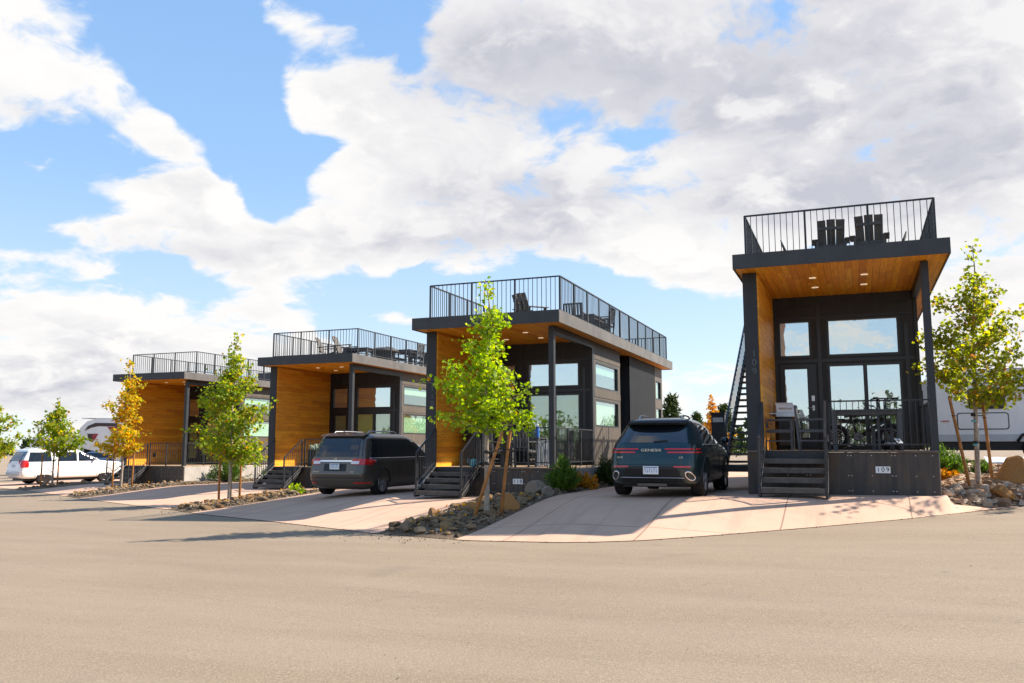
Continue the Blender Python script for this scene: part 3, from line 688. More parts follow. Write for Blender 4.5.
# cabin 109 deck
DG='grey metal furniture on the 109 deck'
patio_table('dark patio table behind the railing of the 109 deck, bicycle leaning past it',on(1,.55,.75),0,1.35,.72,.84)
dup(c1,on(1,-1.20,.80),R(-90),'left one of two grey metal armchairs at the head of the 109 steps',DG)
dup(c1,on(1,-.52,.70),R(-90),'right one of two grey metal armchairs at the head of the 109 steps',DG)
st_=thing('stool','low dark metal stool beside the patio table on the 109 deck','stool',on(1,.86,1.25),R(5))
s=MB(); s.box(-.2,.2,-.2,.2,.44,.47); s.build('seat',M['furniture_grey'],st_)
for sx in (-1,1):
    for sy in (-1,1):
        s=MB(); s.bar((sx*.18,sy*.18,0),(sx*.18,sy*.18,.44),.035); s.build('leg',M['furniture_grey'],st_)
s=MB(); s.box(-.165,.165,-.192,-.168,.2,.225); s.box(-.165,.165,.168,.192,.2,.225); s.box(-.192,-.168,-.165,.165,.2,.225); s.box(.168,.192,-.165,.165,.2,.225); s.build('stretcher',M['furniture_grey'],st_)
def grill(label,loc,rz,cover):
    g=thing('grill',label,'grill',loc,rz)
    s=MB(); s.box(-.30,.30,-.22,.22,.12,.80); s.build('cabinet',M['black_plastic'],g)
    s=MB(); s.box(-.42,.42,-.25,.25,.80,.90); s.build('firebox',M['aluminium' if not cover else 'black_plastic'],g)
    pr=[(.25*math.cos(a),.905+.24*math.sin(a)) for a in [math.pi*k/12 for k in range(13)]]
    s=MB(); s.prism([(-.38,y,z) for y,z in pr],(.76,0,0)); s.build('hood',M['white_fibre' if not cover else 'black_plastic'],g)
    s=MB(); s.tube([(-.28,-.24,1.0),(-.28,-.29,1.0),(.28,-.29,1.0),(.28,-.24,1.0)],.012,8); s.build('hood_handle',M['aluminium'],g)
    for sx in (-1,1):
        s=MB(); s.box(sx*.55-.13,sx*.55+.13,-.22,.22,.86,.885); s.build('side_shelf',M['aluminium' if not cover else 'black_plastic'],g)
        for sy in (-1,1):
            s=MB(); s.lathe([(.05,-.02),(.05,.02)],Matrix.Translation((sx*.25,sy*.18,.05))@Matrix.Rotation(R(90),4,'Y'),14); s.bar((sx*.25,sy*.18,.05),(sx*.25,sy*.18,.13),.03); s.build('caster',M['black_rubber'],g)
    return g
gr_=grill('white-hooded barbecue grill against the cedar wall of the 109 deck',on(1,-1.18,1.75),R(20),False); gr_.scale=(.52,.7,.94)
grill('black barbecue grill in front of the cedar wall of the 110 deck',on(2,-1.0,1.7),R(85),True)
# bicycle: fat-tyred, stands along x behind the table
def bicycle(label,loc,rz):
    b=thing('bicycle',label,'bicycle',loc,rz); RX=Matrix.Rotation(R(90),4,'X')
    r=.29
    for x in (-.56,.56):
        w=MB(); pr=[]
        for k in range(13):
            a=2*math.pi*k/12; pr.append((r-.058+.058*math.cos(a),.058*math.sin(a)))
        T=Matrix.Translation((x,0,r))@RX
        base=len(w.v); n=40
        for k in range(12):
            for j in range(n):
                a=2*math.pi*j/n; w.v.append(tuple(T@Vector((pr[k][0]*math.cos(a),pr[k][0]*math.sin(a),pr[k][1]))))
        for k in range(12):
            for j in range(n):
                w.f.append((base+k*n+j,base+k*n+(j+1)%n,base+((k+1)%12)*n+(j+1)%n,base+((k+1)%12)*n+j)); w.m.append(0); w.sm.append(True)
        wo=w.build('wheel',M['black_rubber'],b)
        s=MB(); q=r-.115
        s.tube([(x+q*math.cos(a),0,r+q*math.sin(a)) for a in [2*math.pi*k/32 for k in range(33)]],.014,6,cap=False)
        for k in range(14):
            a=2*math.pi*k/14; s.tube([(x,.02*(-1)**k,r),(x+q*math.cos(a),0,r+q*math.sin(a))],.0035,4)
        s.lathe([(.03,-.05),(.03,.05)],T,12); s.build('rim',M['alloy'],wo)
    f=MB(); bb=(-.10,0,.30); st=(-.24,0,.74); hd=(.38,0,.78); hl=(.43,0,.62)
    f.tube([bb,st],.019,8); f.tube([bb,hl],.034,10); f.tube([st,hd],.02,8); f.tube([hd,hl],.024,8)
    for sy in (-.06,.06):
        f.tube([(-.56,sy,r),(bb[0],sy*.6,bb[2])],.012,6); f.tube([(-.56,sy,r),(st[0]+.02,sy*.4,st[2]-.06)],.011,6); f.tube([hl,(.56,sy*1.1,r)],.016,6)
    f.build('frame',M['black_plastic'],b)
    s=MB(); s.tube([st,(-.27,0,.84)],.014,8); s.box(-.42,-.14,-.07,.07,.84,.89); s.build('saddle',M['black_rubber'],b)
    h=MB(); h.tube([hd,(.35,0,1.05)],.017,8); h.tube([(.22,-.33,1.13),(.32,-.2,1.14),(.37,0,1.06),(.32,.2,1.14),(.22,.33,1.13)],.014,8); h.build('handlebar',M['black_plastic'],b)
    c=MB(); c.tube([(bb[0],-.08,.30),(bb[0]+.12,-.09,.19)],.012,6); c.tube([(bb[0],.08,.30),(bb[0]-.12,.09,.41)],.012,6); c.box(bb[0]+.07,bb[0]+.17,-.19,-.085,.175,.195); c.box(bb[0]-.17,bb[0]-.07,.085,.19,.40,.42); c.tube([(bb[0],-.08,.3),(bb[0],.08,.3)],.014,6); c.lathe([(.09,-.006),(.09,.006)],Matrix.Translation((bb[0],-.06,.30))@RX,20); c.build('crank',M['alloy_dark'],b)
    return b
bicycle('black fat-tyred bicycle standing behind the patio table on the 109 deck',on(1,.48,1.75),R(4))
sct=thing('kick_scooter','black kick scooter with a pale deck at the right end of the 109 deck','scooter',on(1,1.0,.62),R(14))
for y in (-.48,.45):
    w=MB(); w.lathe([(.06,-.02),(.10,-.02),(.10,.02),(.06,.02)],Matrix.Translation((0,y,.10))@Matrix.Rotation(R(90),4,'Y'),20); w.build('wheel',M['black_rubber'],sct)
s=MB(); s.prism([(-.07,-.36,.11),(.07,-.36,.11),(.07,.26,.11),(.03,.36,.13),(-.03,.36,.13),(-.07,.26,.11)],(0,0,.035)); s.build('deck',M['white_fibre'],sct)
s=MB(); s.prism([(-.05,-.60,.14),(.05,-.60,.14),(.05,-.36,.23),(-.05,-.36,.23)],(0,0,.012)); s.build('fender',M['white_fibre'],sct)
s=MB(); s.tube([(0,.45,.10),(0,.40,.25),(0,.26,1.08)],.022,10); s.tube([(0,.40,.25),(0,.30,.14)],.02,8); s.build('stem',M['black_plastic'],sct)
s=MB(); s.tube([(-.25,.26,1.08),(.25,.26,1.08)],.014,8); s.tube([(-.25,.26,1.08),(-.13,.26,1.08)],.02,8); s.tube([(.13,.26,1.08),(.25,.26,1.08)],.02,8); s.build('handlebar',M['black_rubber'],sct)
# cabin 110 deck
D2='dark patio furniture on the 110 deck'
patio_table('dark patio table behind the front railing of the 110 deck',on(2,.55,1.25),0,1.1,.75,.76)
dup(c1,on(2,.75,.55),R(0),'dark slatted armchair back towards the front railing of the 110 deck',D2)
dup(c1,on(2,-.02,.75),R(-40),'dark slatted armchair at the left end of the 110 deck table',D2)
dup(c1,on(2,1.35,1.75),R(120),'dark slatted armchair by the right side railing of the 110 deck',D2)
bt=thing('bottle','tall blue bottle standing on the 110 deck table','bottle',on(2,.98,1.1,None)); bt.location.z+=.76
s=MB(); s.lathe([(.045,0),(.05,.02),(.05,.24),(.045,.27),(.025,.30)],None,16); s.build('body',M['blue_plastic'],bt)
s=MB(); s.lathe([(.028,.301),(.028,.35),(.02,.36)],None,16); s.build('cap',M['white_plate'],bt)
cw=thing('folded_chair','pale folded slatted chair leaning near the corner post of the 110 deck','chair',on(2,1.38,.42))
s=MB()
for k in range(5): s.bar((-.16+k*.08,0,.05),(-.16+k*.08,.08,.74),.05,.014,up=(0,1,0))
s.build('slats',M['grey_fibre'],cw); s=MB(); s.bar((-.2,-.01,0),(-.2,.085,.80),.03); s.bar((.2,-.01,0),(.2,.085,.80),.03); s.bar((-.2,.085,.8),(.2,.085,.8),.03); s.build('frame',M['grey_fibre'],cw); cw.scale=(.75,1,.85)
wc=thing('watering_can','small turquoise watering can at the head of the 110 steps','watering can',on(2,-.62,.55),R(30))
s=MB(); s.lathe([(.10,0),(.11,.01),(.10,.17),(.085,.20)],None,18); s.build('body',M['cyan_plastic'],wc)
s=MB(); s.tube([(.09,0,.05),(.2,0,.14),(.27,0,.22)],[.022,.016,.013],8); s.build('spout',M['cyan_plastic'],wc)
s=MB(); s.tube([(-.09,0,.17),(-.16,0,.20),(-.16,0,.10),(-.10,0,.05)],.010,6); s.build('handle',M['cyan_plastic'],wc)
# cabin 3 deck
pt=thing('planter','dark planter with pale green leaves on the porch behind the minivan','planter',on(3,-.1,.6))
s=MB(); s.prism([(-.2,-.2,0),(.2,-.2,0),(.2,.2,0),(-.2,.2,0)],(0,0,.62)); s.build('pot',M['black_plastic'],pt)
rng=random.Random(5); s=MB()
for k in range(70):
    a=rng.uniform(0,6.28); r=rng.uniform(.03,.24); h=.64+rng.uniform(0,.24)*(1-r)
    s.poly([(math.cos(a)*r*.4,math.sin(a)*r*.4,.60),(math.cos(a+.3)*r,math.sin(a+.3)*r,h-.03),(math.cos(a)*r*1.3,math.sin(a)*r*1.3,h),(math.cos(a-.3)*r,math.sin(a-.3)*r,h-.03)])
s.build('leaves',M['blind_mint'],pt)
oc=thing('wall_outlet','small black outlet box low on the farthest cedar wall','outlet box',on(4,-1.44,1.6)); oc.location.z+=.45
s=MB(); s.box(-.025,.03,-.06,.06,-.09,.09); s.build('body',M['black_plastic'],oc); s=MB(); s.box(.031,.04,-.045,.045,-.07,.07); s.build('cover',M['alloy_dark'],oc)
# ------------------------------------------------------------------ vehicles
def spow(v,e): return math.copysign(abs(v)**e,v)
class Car:
    def __init__(s,sl,n=8):
        s.sl=sl; s.n=n
    def at(s,z):
        sl=s.sl
        if z<=sl[0][0]: return sl[0][1:]
        for a,b in zip(sl,sl[1:]):
            if z<=b[0]:
                t=(z-a[0])/(b[0]-a[0]); return tuple(a[i]+(b[i]-a[i])*t for i in (1,2,3))
        return sl[-1][1:]
    def rear(s,x,z,off=0):
        yr,yf,w=s.at(z); yc,l=(yr+yf)/2,(yf-yr)/2; x=max(-.965*w,min(.965*w,x)); q=abs(x)/w
        return (x,yc-l*(1-q**s.n)**(1/s.n)-off,z)
    def front(s,x,z,off=0):
        yr,yf,w=s.at(z); yc,l=(yr+yf)/2,(yf-yr)/2; x=max(-.965*w,min(.965*w,x)); q=abs(x)/w
        return (x,yc+l*(1-q**s.n)**(1/s.n)+off,z)
    def side(s,sg,y,z,off=0):
        yr,yf,w=s.at(z); yc,l=(yr+yf)/2,(yf-yr)/2; q=min(.999,abs(y-yc)/l)
        return (sg*(w*(1-q**s.n)**(1/s.n)+off),y,z)
    def patch(s,fn,us,vs,off=.006,th=.02):
        """us: list of callables/values per v -> u range ; fn(u,v,off)"""
        mb=MB(); P=[]; Q=[]
        for v in vs:
            u0,u1=us(v) if callable(us) else us
            P.append([fn(u0+(u1-u0)*k/12,v,off) for k in range(13)]); Q.append([fn(u0+(u1-u0)*k/12,v,-th) for k in range(13)])
        for a,b,c,d in ((r,r+1,k,k+1) for r in range(len(vs)-1) for k in range(12)):
            mb.quad(P[a][c],P[a][d],P[b][d],P[b][c],0,True)
        ring=[(P[0][k],Q[0][k]) for k in range(13)]+[(P[r][12],Q[r][12]) for r in range(len(vs))]+[(P[-1][k],Q[-1][k]) for k in range(12,-1,-1)]+[(P[r][0],Q[r][0]) for r in range(len(vs)-1,-1,-1)]
        for (a,b),(c,d) in zip(ring,ring[1:]): mb.quad(a,b,d,c)
        return mb
    def body(s,arches,ra):
        zs=[]; 
        for a,b in zip(s.sl,s.sl[1:]):
            n=max(1,int((b[0]-a[0])/.03)); zs+=[a[0]+(b[0]-a[0])*k/n for k in range(n)]
        zs.append(s.sl[-1][0]); N=72; mb=MB(); rows=[]
        for z in zs:
            yr,yf,w=s.at(z); yc,l=(yr+yf)/2,(yf-yr)/2; row=[]
            for k in range(N):
                a=2*math.pi*k/N; e=2/s.n
                # even arclength-ish sampling on a superellipse
                row.append((w*spow(math.cos(a),e),yc+l*spow(math.sin(a),e),z))
            rows.append(row)
        for r in rows: mb.v+=r
        for i in range(len(rows)-1):
            for k in range(N):
                a=i*N+k; b=i*N+(k+1)%N; mb.f.append((a,b,b+N,a+N)); mb.m.append(0); mb.sm.append(True)
        mb.f.append(tuple(range(N))[::-1]); mb.m.append(0); mb.sm.append(False)
        mb.f.append(tuple((len(rows)-1)*N+k for k in range(N))); mb.m.append(0); mb.sm.append(True)
        return mb
def lin_(a,b,n): return [a+(b-a)*k/n for k in range(n+1)]
def make_wheel(parent,x,y,r,w,sg,rimm='alloy',spokes=5):
    T=Matrix.Translation((x,y,r))@Matrix.Rotation(R(90)*sg,4,'Y')
    t=MB(); rr=r*.69
    t.lathe([(rr,-w/2),(r-.03,-w/2),(r-.006,-w/2+.02),(r,-w/2+.05),(r,w/2-.05),(r-.006,w/2-.02),(r-.03,w/2),(rr,w/2-.004)],T,40)
    wo=t.build('wheel',M['black_rubber'],parent)
    g=MB(); g.lathe([(rr+.006,w/2+.001),(rr-.02,w/2+.006),(rr-.035,w/2-.02)],T,40); 
    for k in range(spokes*2):
        a=2*math.pi*(k//2)/spokes+(.14 if k%2 else -.14); 
        p0=Vector((.05*math.cos(a),.05*math.sin(a),w/2-.005)); p1=Vector(((rr-.02)*math.cos(a),(rr-.02)*math.sin(a),w/2-.012)); g.bar(T@p0,T@p1,.035,.02)
    g.lathe([(.075,w/2-.03),(.075,w/2+.004),(.03,w/2+.012)],T,20)
    g.build('rim',M[rimm],wo)
    d=MB(); d.lathe([(rr-.03,w/2-.06),(rr-.03,w/2-.05)],T,28); d.build('brake_disc',M['black_plastic'],wo)
    return wo
def cut_arches(o,ys,r,W):
    """real wheel arches: boolean the cylinders out of the body mesh"""
    me=o.data
    for y in ys:
        for sg in (-1,1):
            mb=MB(); mb.lathe([(r,-.34),(r,.34)],Matrix.Translation((sg*(W),y,r*.93))@Matrix.Rotation(R(90),4,'Y'),40)
            c=mb.build('cutter',M['black_plastic'],fix=True)
            md=o.modifiers.new('b','BOOLEAN'); md.object=c; md.operation='DIFFERENCE'; md.solver='EXACT'
            dg=bpy.context.evaluated_depsgraph_get(); nm=bpy.data.meshes.new_from_object(o.evaluated_get(dg))
            o.modifiers.clear(); bpy.data.objects.remove(c)
            print('CUT',o.parent['label'][:20],len(me.polygons),len(nm.polygons))
            if len(nm.polygons)>50: o.data=nm
def vehicle(name,label,cat,sl,paintm,loc,rz,pitch,wy,wr,ww,win,n=8,rimm='alloy',rails=True):
    root=thing(name,label,cat,loc,0); root.rotation_euler=(pitch,0,rz)
    c=Car(sl,n); bo=c.body(None,None).build('body',M[paintm],root,fix=True)
    W=max(q[3] for q in sl)
    cut_arches(bo,wy,wr*1.13,W-.02)
    bo.data.materials.clear(); bo.data.materials.append(M[paintm]); 
    for p in bo.data.polygons: p.material_index=0
    u=MB(); u.box(-W+.30,W-.30,.35,c.at(.3)[1]-.3,wr*.55,sl[0][0]+.05); u.build('underbody',M['black_plastic'],root)
    for y in wy:
        for sg in (-1,1): make_wheel(root,sg*(W-ww/2-.025),y,wr,ww,sg,rimm)
    for y in wy:   # dark arch liner lip
        for sg in (-1,1):
            mb=MB(); pts=[]
            for k in range(17):
                a=math.pi*k/16; yy=y+wr*1.15*math.cos(a); zz=max(c.sl[0][0]+.01,wr*1.05+wr*1.15*math.sin(a)); pts.append(c.side(sg,yy,zz,.004))
            mb.tube(pts,.022,6); mb.build('wheel_arch_trim',M['black_plastic' if paintm!='paint_white' else paintm],root)
    # side glass
    for sg in (-1,1):
        for (za,zb,fa,fb) in win:
            g=c.patch(lambda y,z,o:c.side(sg,y,z,o),lambda z:(fa(z),fb(z)),lin_(za,zb,14),.012,.015); g.build('side_window',M['car_glass'],root)
    # mirrors, handles
    zb=win[0][0]; yf=win[-1][3](zb)
    for sg in (-1,1):
        p=Vector(c.side(sg,yf-.25,zb+.02,0)); m=MB()
        m.bar(p,p+Vector((sg*.10,.02,.03)),.04,.03); m.build('mirror',M[paintm],root)
        h=MB(); M_=Matrix.Translation(p+Vector((sg*.17,.02,.07)))@Matrix.Diagonal((.085,.06,.065,1)); h.lathe([(.3,-1),(.8,-.8),(1,-.3),(1,.3),(.8,.8),(.3,1)],M_,16); h.build('mirror',M[paintm],root)
        for q in (.30,.62):
            y=win[0][2](zb)+(yf-win[0][2](zb))*q; a=Vector(c.side(sg,y,zb-.10,.012)); b=Vector(c.side(sg,y+.2,zb-.10,.012)); d=MB(); d.bar(a,b,.03,.02); d.build('door_handle',M[paintm],root)
        s=MB(); s.tube([c.side(sg,win[0][2](zb)-.05+(yf-win[0][2](zb)+.05)*k/16,zb-.015,.006) for k in range(17)],.010,6); s.build('beltline_trim',M['chrome'],root)
        # door gaps
        for q in (.40,.74):
            y=win[0][2](zb)+(yf-win[0][2](zb))*q; d=MB(); d.tube([c.side(sg,y,zb-.03-(zb-.45)*k/6,.0) for k in range(7)],.005,4); d.build('door_seam',M['black_ink'],root)
        if rails:
            zt=sl[-1][0]; y0,y1,w=c.at(zt-.02); w*=.86 
            d=MB(); ya,yb=y0+.05,y1-.1; d.tube([(sg*w,ya,zt-.02),(sg*w,ya+.12,zt+.045),(sg*w,(ya+yb)/2,zt+.055),(sg*w,yb-.12,zt+.045),(sg*w,yb,zt-.02)],.017,8); d.build('roof_rail',M['aluminium'],root)
    w0=c.at(.4); 
    g=c.patch(lambda x,z,o:c.front(x,z,o),lambda z:(-c.at(z)[2]*.8,c.at(z)[2]*.8),lin_(win[0][0]+.05,win[0][1],6),.005,.015); g.build('windscreen',M['car_glass'],root)
    return root,c
def plate(root,c,z,w=.31,h=.16,x0=0,tint='white_plate'):
    p=MB(); y=min(c.rear(x0,z-h/2)[1],c.rear(x0,z+h/2)[1])-.012; p.box(x0-w/2,x0+w/2,y-.01,y,z-h/2,z+h/2); po=p.build('number_plate',M[tint],root)
    q=MB(); q.box(x0-w*.42,x0+w*.42,y-.013,y-.0105,z+h*.28,z+h*.40)
    q.build('plate_band',M['blue_ink'],po)
    q=MB()
    for k in range(6):
        x=x0-w*.36+k*w*.145; q.box(x-.004,x+.004,y-.013,y-.0105,z-h*.25,z+h*.17); q.box(x-.012,x+.016,y-.0135,y-.0108,z-h*(.25 if k%2 else -.12),z-h*(.25 if k%2 else -.12)+.012)
    q.build('plate_characters',M['blue_ink'],po)
def text_on(root,c,s,size,z,x,mat,name,off=.008,sx=1.0):
    me=text_mesh(s,size,.006,name); me.transform(Matrix.Diagonal((sx,1,1,1))); y=min(c.rear(x,z)[1],c.rear(x,z-size/2)[1])-off
    me.transform(Matrix.Translation((x,y,z))@TF); me.materials.append(M[mat]); link(me,name,root)
def rpatch(root,c,name,mat,us,za,zb,off=.008,n=4):
    c.patch(lambda x,z,o:c.rear(x,z,o),us,lin_(za,zb,n),off,.03).build(name,M[mat],root)
def ground_car(x,y,rz,a,b):
    p=lambda d:(x-math.sin(rz)*d,y+math.cos(rz)*d)
    (xa,ya),(xb,yb)=p(a),p(b); za,zb=terr(xa,ya)+.014,terr(xb,yb)+.014; pit=math.atan2(zb-za,b-a); return (x,y,za-math.tan(pit)*a),pit
# teal suv between the two nearest cabins
loc,pit=ground_car(-3.85,17.05,R(0),.9,3.8)
SUV=[(.24,.30,4.35,.84),(.30,.12,4.5,.90),(.42,.05,4.6,.935),(.58,.0,4.68,.955),(.78,.03,4.7,.955),(.92,.07,4.66,.945),(1.0,.12,4.45,.925),(1.05,.16,4.0,.91),(1.10,.21,3.5,.885),(1.24,.38,3.2,.815),(1.38,.56,2.9,.75),(1.48,.68,2.6,.695),(1.55,.78,2.35,.645),(1.595,.88,2.1,.57),(1.625,1.1,1.9,.44)]
win=[(1.08,1.47,lambda z:.95+(z-1.08)*.75,lambda z:3.32-(z-1.08)*1.75)]
suv,c=vehicle('suv','dark teal suv parked on the concrete drive, red twin tail light strips facing out','suv',SUV,'paint_teal',loc,0,pit,(.93,3.80),.37,.26,win,7,'alloy')
rpatch(suv,c,'rear_window','car_glass',lambda z:(-c.at(z)[2]*.80,c.at(z)[2]*.80),1.10,1.47,.006,8)
s=MB()
for k in range(12):
    x0,x1=-.62+.1033*k,-.5167+.1033*k; f=lambda x:1.0-.35*(abs(x)/.66)**3
    a0,a1=c.rear(x0,1.50),c.rear(x1,1.50); 
    s.quad((x0,a0[1]-.20*f(x0),1.505),(x1,a1[1]-.20*f(x1),1.505),(x1,a1[1]+.25,1.595),(x0,a0[1]+.25,1.595),0,True)
    s.quad((x1,a1[1]-.20*f(x1),1.505),(x0,a0[1]-.20*f(x0),1.505),(x0,a0[1]-.16*f(x0),1.47),(x1,a1[1]-.16*f(x1),1.47),0,False)
    s.quad((x1,a1[1]-.16*f(x1),1.47),(x0,a0[1]-.16*f(x0),1.47),(x0,a0[1]+.06,1.46),(x1,a1[1]+.06,1.46),0,False)
s.build('spoiler',M['black_plastic'],suv,fix=True)
w=MB(); p0=Vector(c.rear(.02,1.12,.02)); w.bar(p0,Vector(c.rear(.30,1.145,.02)),.02,.02); w.build('wiper',M['black_ink'],suv)
for sg in (-1,1):
    rng_=lambda a,b:((lambda z:(sg*a,sg*b)) if sg>0 else (lambda z:(sg*b,sg*a)))
    rpatch(suv,c,'tail_light','red_lens',rng_(.27,.925),.955,.985); rpatch(suv,c,'tail_light','red_lens',rng_(.33,.925),.89,.92)
    for z in (.90,.965):
        m=MB(); m.tube([c.side(sg,.32+.22*k/6,z+.005,.006) for k in range(7)],.014,6); m.build('tail_light',M['red_lens'],suv)
    rpatch(suv,c,'reflector','red_lens',rng_(.46,.78),.605,.635,.012)
    e=MB(); e.tube([ (lambda q:(q[0],q[1]-.012,q[2]))(c.rear(sg*(.755+.075*math.cos(a)+.03*math.sin(-a)),.44+.085*math.sin(a))) for a in [2*math.pi*k/24 for k in range(25)]],.016,6,cap=False); e.build('exhaust_ring',M['chrome'],suv)
    e=MB(); e.poly([(lambda q:(q[0],q[1]-.010,q[2]))(c.rear(sg*(.755+.07*math.cos(a)+.03*math.sin(-a)),.44+.08*math.sin(a))) for a in [2*math.pi*k/24*sg for k in range(24)]]); e.build('exhaust_outlet',M['black_ink'],suv)
rpatch(suv,c,'rear_bumper','black_plastic',lambda z:(-.62+(z-.3)*.35,.62-(z-.3)*.35),.30,.63,.008,6)
m=MB(); m.tube([c.rear(-.66+1.32*k/16,.40,.012) for k in range(17)],.011,6); m.build('bumper_trim',M['alloy'],suv)
m=MB(); m.box(-.3,.3,.10,.25,.235,.285); m.build('skid_plate',M['alloy_dark'],suv)
plate(suv,c,.55); text_on(suv,c,'GENESIS',.075,.945,-.0,'chrome','lettering',.012,1.5)
text_on(suv,c,'GV70',.05,.80,-.64,'chrome','badge'); text_on(suv,c,'3.5T',.05,.80,.60,'chrome','badge')
# bronze minivan
loc,pit=ground_car(-13.45,20.3,R(0),.95,3.95)
VAN=[(.22,.28,4.9,.88),(.30,.10,5.08,.95),(.45,.03,5.16,.985),(.62,.0,5.2,1.0),(.85,.06,5.18,1.0),(.97,.09,5.02,.99),(1.03,.11,4.7,.97),(1.08,.13,4.35,.955),(1.25,.20,3.95,.91),(1.45,.30,3.5,.865),(1.60,.40,3.1,.82),(1.68,.50,2.85,.77),(1.73,.68,2.6,.68),(1.755,.95,2.35,.52)]
win=[(1.07,1.58,lambda z:.42+(z-1.07)*.35,lambda z:4.05-(z-1.07)*1.75)]
van,c=vehicle('minivan','dark bronze minivan with silver roof rails and wide red tail lights, backed to the road','minivan',VAN,'paint_bronze',loc,0,pit,(.98,3.98),.355,.24,win,8,'alloy')
rpatch(van,c,'rear_window','car_glass',lambda z:(-c.at(z)[2]*.84,c.at(z)[2]*.84),1.10,1.60,.006,8)
for sg in (-1,1):
    f=(lambda z:(sg*.52,sg*.985)) if sg>0 else (lambda z:(sg*.985,sg*.52))
    rpatch(van,c,'tail_light','red_lens',f,.88,1.04,.012)
    f=(lambda z:(.50,.74)) if sg>0 else (lambda z:(-.74,-.50))
    rpatch(van,c,'reversing_light','clear_lens',f,.90,.98,.017)
    m=MB(); m.tube([c.side(sg,.35+.20*k/6,.97,.004) for k in range(7)],.05,8); m.build('tail_light',M['red_lens'],van)
    f=(lambda z:(.60,.93)) if sg>0 else (lambda z:(-.93,-.60))
    rpatch(van,c,'reflector','red_lens',f,.36,.40,.01)
rpatch(van,c,'chrome_bar','chrome',lambda z:(-.52,.52),.955,1.0,.014)
rpatch(van,c,'plate_recess','black_plastic',lambda z:(-.36,.36),.70,.90,.004)
plate(van,c,.83); text_on(van,c,'H',.10,1.03,0,'chrome','emblem',.02,1.2); text_on(van,c,'ODYSSEY',.05,.68,-.58,'chrome','badge'); text_on(van,c,'ELITE',.045,.68,.58,'chrome','badge')
m=MB(); m.tube([c.rear(-.9+1.8*k/16,.52,.004) for k in range(17)],.012,6); m.build('bumper_seam',M['black_ink'],van)
m=MB(); a=c.rear(0,1.66); m.prism([(-.72,a[1]-.10,1.665),(.72,a[1]-.10,1.665),(.70,a[1]+.25,1.735),(-.70,a[1]+.25,1.735)],(0,0,.02)); m.build('spoiler',M['paint_bronze'],van)
# white suv far left
WS=[(.34,.25,5.35,.90),(.42,.06,5.55,.96),(.60,.0,5.65,.99),(.85,.04,5.68,1.0),(1.05,.08,5.62,1.0),(1.14,.10,5.45,.985),(1.19,.12,4.9,.97),(1.24,.14,4.35,.95),(1.45,.24,3.95,.90),(1.65,.36,3.55,.855),(1.80,.46,3.2,.81),(1.88,.58,2.95,.74),(1.92,.85,2.6,.60)]
win=[(1.23,1.72,lambda z:.42+(z-1.23)*.25,lambda z:1.62-(z-1.23)*.1),(1.23,1.72,lambda z:1.95,lambda z:2.95),(1.23,1.72,lambda z:3.05,lambda z:4.15-(z-1.23)*1.45)]
loc,pit=ground_car(-41.7,32.6,R(-16),1.25,4.55)
ws,c=vehicle('suv','long white suv parked beyond the farthest cabin, side windows grey','suv',WS,'paint_white',loc,R(-16),pit,(1.25,4.55),.40,.27,win,9,'alloy_dark')
rpatch(ws,c,'rear_window','car_glass',lambda z:(-c.at(z)[2]*.84,c.at(z)[2]*.84),1.26,1.74,.006,8)
for sg in (-1,1):
    f=(lambda z:(.80,.985)) if sg>0 else (lambda z:(-.985,-.80))
    rpatch(ws,c,'tail_light','red_lens',f,.92,1.30,.012,8)
    c.patch(lambda y,z,o:c.side(sg,y,z,o),lambda z:(.10,.26),lin_(.92,1.30,8),.008,.02).build('tail_light',M['red_lens'],ws)
rpatch(ws,c,'rear_bumper','grey_fibre',lambda z:(-.9,.9),.50,.70,.02)
plate(ws,c,1.0)
m=MB(); m.tube([c.rear(-.5+1.0*k/8,1.16,.01) for k in range(9)],.016,6); m.build('chrome_bar',M['chrome'],ws)
# small far cars behind it
win=[(1.0,1.35,lambda z:.6,lambda z:3.2-(z-1.0)*1.5)]
CARS=[(.24,.15,4.3,.84),(.5,.0,4.45,.90),(.8,.05,4.45,.90),(.95,.15,4.1,.88),(1.0,.25,3.5,.86),(1.38,.75,2.5,.70),(1.45,1.0,2.2,.55)]
loc,pit=ground_car(-52.0,46,R(-20),.9,3.5); loc=(loc[0],loc[1],loc[2]+.35)
bc,c=vehicle('car','small blue parked car half hidden behind the white suv','car',CARS,'paint_blue',loc,R(-70),0,(.85,3.5),.32,.22,win,7,'alloy',False)
# ------------------------------------------------------------------ trailers
def wheel_pair(root,x,y,r,axis='X',sg=1):
    T=Matrix.Translation((x,y,r))@Matrix.Rotation(R(90),4,'X')
    t=MB(); t.lathe([(r*.6,-.11),(r-.03,-.11),(r,-.06),(r,.06),(r-.03,.11),(r*.6,.11)],T,32); w=t.build('wheel',M['black_rubber'],root)
    g=MB(); g.lathe([(r*.6,.10),(r*.45,.06),(.07,.09),(.03,.12)],T,24); g.build('rim',M['alloy'],w)
def rrect(x0,x1,z0,z1,rad,n=6):
    P=[]
    for cx,cz,a0 in ((x1-rad,z0+rad,-90),(x1-rad,z1-rad,0),(x0+rad,z1-rad,90),(x0+rad,z0+rad,180)):
        for k in range(n+1):
            a=R(a0+90*k/n); P.append((cx+rad*math.cos(a),cz+rad*math.sin(a)))
    return P
def rv_window(root,x0,x1,z0,z1,y):
    P=rrect(x0,x1,z0,z1,.09); f=MB(); f.prism([(x,y,z) for x,z in P],(0,.03,0)); fo=f.build('window',M['frame_black'],root,fix=True)
    P=rrect(x0+.045,x1-.045,z0+.045,z1-.045,.06); g=MB(); g.prism([(x,y-.008,z) for x,z in P],(0,.007,0)); g.build('pane',M['car_glass'],fo,fix=True)
